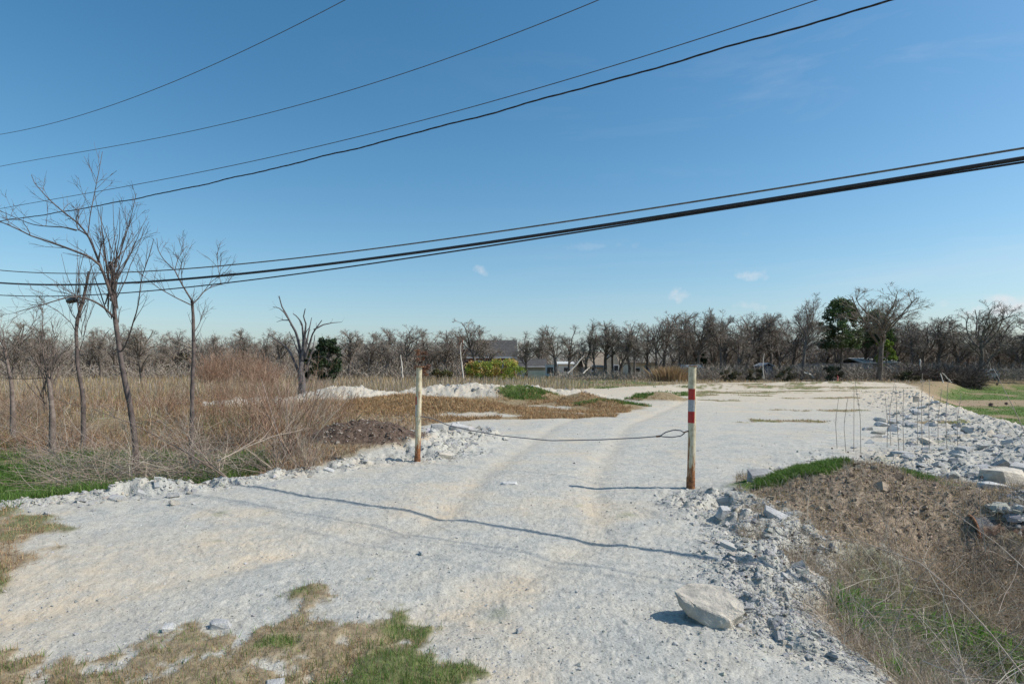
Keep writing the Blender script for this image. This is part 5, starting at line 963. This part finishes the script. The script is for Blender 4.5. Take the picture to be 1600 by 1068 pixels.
Yd = 72; b_ = bld('camper_trailer', 1084, Yd, 'white camper trailer with dark windows behind the right post', 'camper'); bm = bmesh.new(); bmesh.ops.create_cube(bm, size=1); bmesh.ops.scale(bm, vec=(W(30, Yd), 2.2, 1.45), verts=bm.verts); bmesh.ops.bevel(bm, geom=[e for e in bm.edges if abs(e.verts[0].co.y - e.verts[1].co.y) > .5], offset=.25, segments=3, affect='EDGES')
me = bpy.data.meshes.new('body'); bm.to_mesh(me); bm.free(); me.materials.append(M['white']); o = link('body', me, b_); o.location = (0, 1.1, 1.2)
for wx in (-.95, .1, .75): box('window', wx, wx + .42, -.03, .0, 1.25, 1.6, M['glass'], b_)
box('door', .55, .70, -.02, 0, .5, 1.7, M['trim'], b_)
for wx in (-.3, .35):
    bag = Bag(); tubes(bag, np.array([[[wx, .05, .32], [wx, .3, .32]]]), np.full((1, 2), .3), s=14); link('wheel', bag.mesh('wheel', M['rubber']), b_)
Yd = 86; b_ = bld('mobile_home', 1150, Yd, 'low mobile home with a long white roof edge among dark trunks', 'building'); box('wall', W(-22, Yd), W(22, Yd), 0, 4, 0, Hh(573, Yd), M['bluegrey'], b_); box('roof', W(-23, Yd), W(23, Yd), -.3, 4.3, Hh(573, Yd), Hh(571, Yd), M['roof_white'], b_); window(-1.5, -.5, 0, .6, 1.2, b_)
Yd = 68; b_ = bld('blue_shed', 1200, Yd, 'small dark blue shed with a pale slanted roof edge', 'shed'); box('wall', W(-8, Yd), W(8, Yd), 0, 2.4, 0, Hh(572, Yd), M['darkblue'], b_); prism('roof', W(-8, Yd), W(8, Yd), 0, 2.4, Hh(572, Yd) + .02, Hh(567, Yd), M['bluegrey'], b_, 'y', .08, .15); box('door', -.2, .35, -.03, 0, .1, 1.5, M['bluegrey'], b_)
Yd = 78; b_ = bld('metal_roof_house', 1376, Yd, 'blue grey house with a pale metal roof beside the fan crowned tree', 'house'); box('wall', W(-27, Yd), W(27, Yd), 0, 6, 0, Hh(566, Yd), M['bluegrey'], b_); prism('roof', W(-27, Yd), W(27, Yd), 0, 6, Hh(566, Yd) + .02, Hh(558, Yd), M['roof_white'], b_); window(-1.6, -.5, 0, .9, 1.6, b_); window(.7, 1.5, 0, .9, 1.6, b_)
box('door', -.2, .4, -.03, 0, .1, 1.7, M['white'], b_)
# board fence, each board a part
def fence(px0, px1, Yd, top, label, mat, bw=.32):
    x0, x1 = (px0 - 800) / F * Yd, (px1 - 800) / F * Yd; z = float(zat((x0 + x1) / 2, Yd)[0]); r_ = empty('board_fence', (x0, Yd, z - .05)); tag(r_, label, 'fence'); H = HC + (HOR - top) / F * Yd - z + .05
    v = [(x, y, zz) for x in (0, bw - .02) for y in (0, .025) for zz in (0, 1)]; me = mesh_np('board', v, BX, None, None, False, mat); n = int((x1 - x0) / bw)
    for i in range(n):
        o = link('board', me, r_); o.location = (i * bw, prng.uniform(-.01, .01), 0); o.scale = (1, 1, H * prng.uniform(.95, 1.02)); o.rotation_euler = (0, prng.gauss(0, .012), 0)
    box('rail', 0, n * bw, .03, .08, H * .75, H * .75 + .09, mat, r_); box('rail', 0, n * bw, .03, .08, .3, .39, mat, r_)
fence(1246, 1352, 75, 567, 'weathered grey board fence between the blue shed and metal roofed house', M['fence'])
# chain link fence at right
Yd = 66; x0, x1 = (1560 - 800) / F * Yd, (1660 - 800) / F * Yd; z = float(zat(x0, Yd)[0]); r_ = empty('chain_link_fence', (x0, Yd, z)); tag(r_, 'grey chain link fence at the far right of the lawn', 'fence'); H = HC + (HOR - 577) / F * Yd - z
for i in range(5):
    bag = Bag(); tubes(bag, np.array([[[i * 1.8, 0, 0], [i * 1.8, 0, H + .05]]]), np.full((1, 2), .03), s=6); link('fence_post', bag.mesh('fence_post', M['steel']), r_)
bag = Bag(); tubes(bag, np.array([[[0, 0, H], [x1 - x0, 0, H]]]), np.full((1, 2), .022), s=6); link('top_rail', bag.mesh('top_rail', M['steel']), r_)
nw = 60; xs = np.linspace(0, x1 - x0, nw); P = np.concatenate([np.stack([np.stack([xs, 0 * xs, 0 * xs], 1), np.stack([xs + H, 0 * xs, 0 * xs + H], 1)], 1), np.stack([np.stack([xs, 0 * xs, 0 * xs], 1), np.stack([xs - H, 0 * xs, 0 * xs + H], 1)], 1)]); bag = Bag(); tubes(bag, P, np.full((len(P), 2), .006), s=3); o = link('wire_mesh', bag.mesh('wire_mesh', M['steel']), r_); o['kind'] = 'stuff'
# parked car at right, mostly hidden
M['carblue'] = mat_noise('pale_blue_car_paint', (.25, .31, .36), (.32, .38, .43), 1, .3, 0)
Yd = 67; b_ = bld('parked_car', 1550, Yd, 'pale blue hatchback with its dark windows parked by the right fence', 'car')
prof = [(-1.9, .35), (-1.9, .85), (-1.1, .98), (-.5, 1.38), (.9, 1.42), (1.6, .98), (1.9, .9), (1.9, .35)]; v = [(a * .48, yy, q) for yy in (0, 1.6) for a, q in prof]; n = len(prof); f = [(i, (i + 1) % n, n + (i + 1) % n, n + i) for i in range(n)]
me = bpy.data.meshes.new('body'); me.from_pydata(v, [], f + [tuple(range(n))[::-1], tuple(range(n, 2 * n))]); me.materials.append(M['carblue']); link('body', me, b_)
me = bpy.data.meshes.new('side_window'); me.from_pydata([(a * .48, -.012, q) for a, q in ((-.95, .98), (-.45, 1.32), (.85, 1.36), (1.35, .98))], [], [(0, 1, 2, 3)]); me.materials.append(M['glass']); link('side_window', me, b_)
for wx in (-.62, .62):
    bag = Bag(); tubes(bag, np.array([[[wx, -.04, .3], [wx, .2, .3]]]), np.full((1, 2), .3), s=14); bag.add([(wx, -.04, .3)] + [(wx + .3 * math.cos(q), -.041, .3 + .3 * math.sin(q)) for q in np.linspace(0, 6.28, 15)], None, [(0, i + 1, i + 2) for i in range(14)]); link('wheel', bag.mesh('wheel', M['rubber']), b_)

# leaning and fallen trunks, stump, brush pile, posts along the far row
def log(name, pts, Yd, r0, r1, label, mat, cat='log'):
    P = np.array([P3(a, c_, Yd + q * .4) for q, (a, c_) in enumerate(pts)]); P = resample(P, 10); P[:, :] += np.random.default_rng(len(label)).normal(0, .02, P.shape); bag = Bag(); org = P[0].copy(); tubes(bag, (P - org)[None], np.linspace(r0, r1, 10)[None], s=8)
    o = link(name, bag.mesh(name, M[mat], True)); o.location = org; return tag(o, label, cat)
M['palewood'] = mat_noise('pale_barkless_wood', (.40, .36, .30), (.58, .54, .47), 3, .8, .2, 20)
log('leaning_snag', [(887, 584), (898, 572), (913, 555)], 68, .12, .05, 'pale barkless trunk leaning right, left of the tan house', 'palewood', 'trunk')
log('leaning_snag', [(911, 583), (916, 578), (921, 574)], 66, .09, .05, 'short pale leaning trunk beside the longer one', 'palewood', 'trunk')
log('tree_stump', [(1438, 590), (1438, 575), (1438, 561)], 66, .11, .09, 'white barkless stump standing right of the metal roofed house', 'palewood', 'stump')
log('fallen_log', [(1256, 582), (1264, 584), (1272, 591)], 64, .10, .14, 'pale fallen log in front of the grey board fence', 'palewood')
log('leaning_pole', [(1474, 600), (1472, 590), (1469, 583)], 60, .06, .04, 'pale pole standing before the dark brush pile', 'palewood', 'pole')
log('leaning_pole', [(1487, 598), (1480, 590), (1472, 582)], 60, .06, .04, 'pale pole slanting left before the dark brush pile', 'palewood', 'pole')
log('slim_snag', [(724, 592), (722, 570), (719, 548), (721, 535)], 62, .10, .03, 'slim pale trunk in front of the brick house chimney', 'palewood', 'trunk')
log('slim_snag', [(629, 590), (628, 570), (626, 555)], 60, .09, .04, 'slim pale trunk left of the left post', 'palewood', 'trunk')
log('slim_snag', [(1193, 592), (1192, 570), (1194, 552)], 62, .06, .03, 'pale slim trunk just left of the blue shed', 'palewood', 'trunk')
log('marker_stake', [(1309, 596), (1309, 587)], 60, .05, .05, 'short orange stake in front of the grey board fence', 'tape_red', 'stake')
rng = np.random.default_rng(61); n = 2600; px = rng.uniform(1408, 1535, n); Yd = 64 + rng.uniform(0, 4, n); x = (px - 800) / F * Yd; y = Yd
tangle('brush_pile', 'long dark pile of cut brush along the back of the lawn', rng, x, y, rng.uniform(.6, 2.2, n), .03, ((.09, .075, .065), (.15, .12, .10), (.22, .18, .15)), .3, 5, .3, .9, cat='brush pile')

# ------------------------------------------------------------------ near weeds with round dark seed heads (right foreground)
M['stalk'] = mat_noise('dry_weed_stalk', (.30, .24, .19), (.46, .38, .31), 20, .8, .1, 80)
M['seedhead'] = mat_noise('dark_seed_head', (.05, .035, .03), (.13, .09, .075), 60, .9, .8, 120)
def spiky(rng_, c, r, bag):
    n = 60; d = unit(rng_.normal(size=(n, 3))); P = np.stack([c + d * r * .4, c + d * r * 1.15], 1); tubes(bag, P, np.stack([np.full(n, r * .10), np.full(n, r * .03)], 1), None, 3, rng_)
    V0, T0 = hull_np(5, 24, (1, 1, 1.1), 0); bag.add(V0 * r * .8 + c, None, T0)
def seed_weed(stem, Y0, dY, r0, heads, label, seed, side=()):
    rng_ = np.random.default_rng(seed); P = resample([P3(a, c_, Y0 + dY * q / (len(stem) - 1)) for q, (a, c_) in enumerate(stem)], 30); org = P[0].copy()
    r_ = empty('seedhead_weed', org); tag(r_, label, 'weed', 'dry weeds with round seed heads'); bag = Bag(); tubes(bag, (P - org)[None], np.linspace(r0, r0 * .35, 30)[None], s=7, rng=rng_)
    for sp_ in side:
        Q_ = resample([P3(a, c_, Y0 + dY * .6 + .05 * q) for q, (a, c_) in enumerate(sp_)], 10) - org; tubes(bag, Q_[None], np.linspace(r0 * .5, r0 * .25, 10)[None], s=5, rng=rng_)
    link('stem', bag.mesh('stem', M['stalk'], True), r_)
    for (a, c_, rad, yy) in heads:
        bag = Bag(); spiky(rng_, P3(a, c_, yy) - org, rad, bag); link('seed_head', bag.mesh('seed_head', M['seedhead']), r_)
    return r_
seed_weed([(1605, 1062), (1545, 985), (1490, 925), (1440, 880), (1380, 858), (1335, 842), (1290, 836), (1240, 835)], 2.9, .9, .0042, [(1238, 835, .010, 3.8)], 'long pale stalk arching left from the bottom right corner', 1,
          side=([(1500, 935), (1420, 915), (1350, 880), (1310, 850)], [(1470, 905), (1410, 850), (1370, 800), (1330, 760), (1322, 722)]))
seed_weed([(1700, 860), (1655, 800), (1620, 720), (1590, 650), (1560, 590), (1552, 575)], 2.6, .3, .0030, [(1548, 632, .0105, 2.75), (1572, 630, .0075, 2.8), (1558, 600, .006, 2.85)], 'tall dark stalk with round seed heads against the lawn at right', 2, side=([(1640, 760), (1600, 690), (1548, 632)], [(1600, 672), (1585, 640), (1572, 630)]))
seed_weed([(1620, 905), (1560, 850), (1490, 800), (1440, 770), (1405, 755)], 3.2, .8, .0030, [(1412, 755, .011, 4.0), (1388, 768, .009, 4.0)], 'stalk with two dark heads hanging over the soil mound', 3)
seed_weed([(1540, 860), (1532, 800), (1530, 760), (1535, 740)], 4.2, .2, .0032, [(1534, 745, .012, 4.4), (1530, 778, .010, 4.4)], 'upright purple stalk standing before the culvert rocks', 4)
k_ = 0
for (px, py, hp) in ((1300, 700, 18), (1325, 706, 22), (1345, 712, 25), (1362, 716, 28), (1378, 722, 25), (1272, 865, 28), (1238, 845, 30), (1166, 900, 36), (1225, 880, 30), (1252, 862, 20), (1275, 850, 24), (1305, 862, 26), (1180, 868, 26), (1195, 835, 16)):
    k_ += 1; z_ = -.1 if py > 800 else .3; Yd = G(px, py + hp, z_)[1]
    seed_weed([(px + 4, py + hp), (px + 1, py + hp * .5), (px, py)], Yd, 0, .0022, [(px, py, .0105 if py > 800 else .013, Yd)], 'short dry weed with a single dark round head on the near bank', 10 + k_)
# thin bare stalks in front of the right rubble
rng = np.random.default_rng(88)
for q, px in enumerate((1308, 1322, 1334, 1345, 1386, 1392, 1405, 1412, 1434, 1441, 1452, 1480, 1496, 1466)):
    py = 684 - abs(q - 5) * 1.3; h = rng.uniform(.9, 1.5); x, y = G(px, py); y0 = 11.2 + rng.uniform(-.6, .6); x = (px - 800) / F * y0; z0 = float(zat(x, y0)[0])
    P = np.array([[0, 0, 0], [rng.normal(0, .03), 0, h * .5], [rng.normal(0, .06), rng.normal(0, .03), h]]); P = resample(P, 8); r_ = empty('thin_weed', (x, y0, z0)); tag(r_, 'thin upright dry weed stalk rising before the right rubble slope', 'weed', 'thin stalks before the right rubble slope')
    bag = Bag(); tubes(bag, P[None], np.linspace(.0062, .0035, 8)[None], s=5); P1, R1 = spawn(rng, P[None], np.full((1, 8), .005), 6, .4, 1, .12, (15, 35), .3, 3, .1, .6, .0028); tubes(bag, P1, R1, s=3); link('stalk', bag.mesh('stalk', M['stalk']), r_)
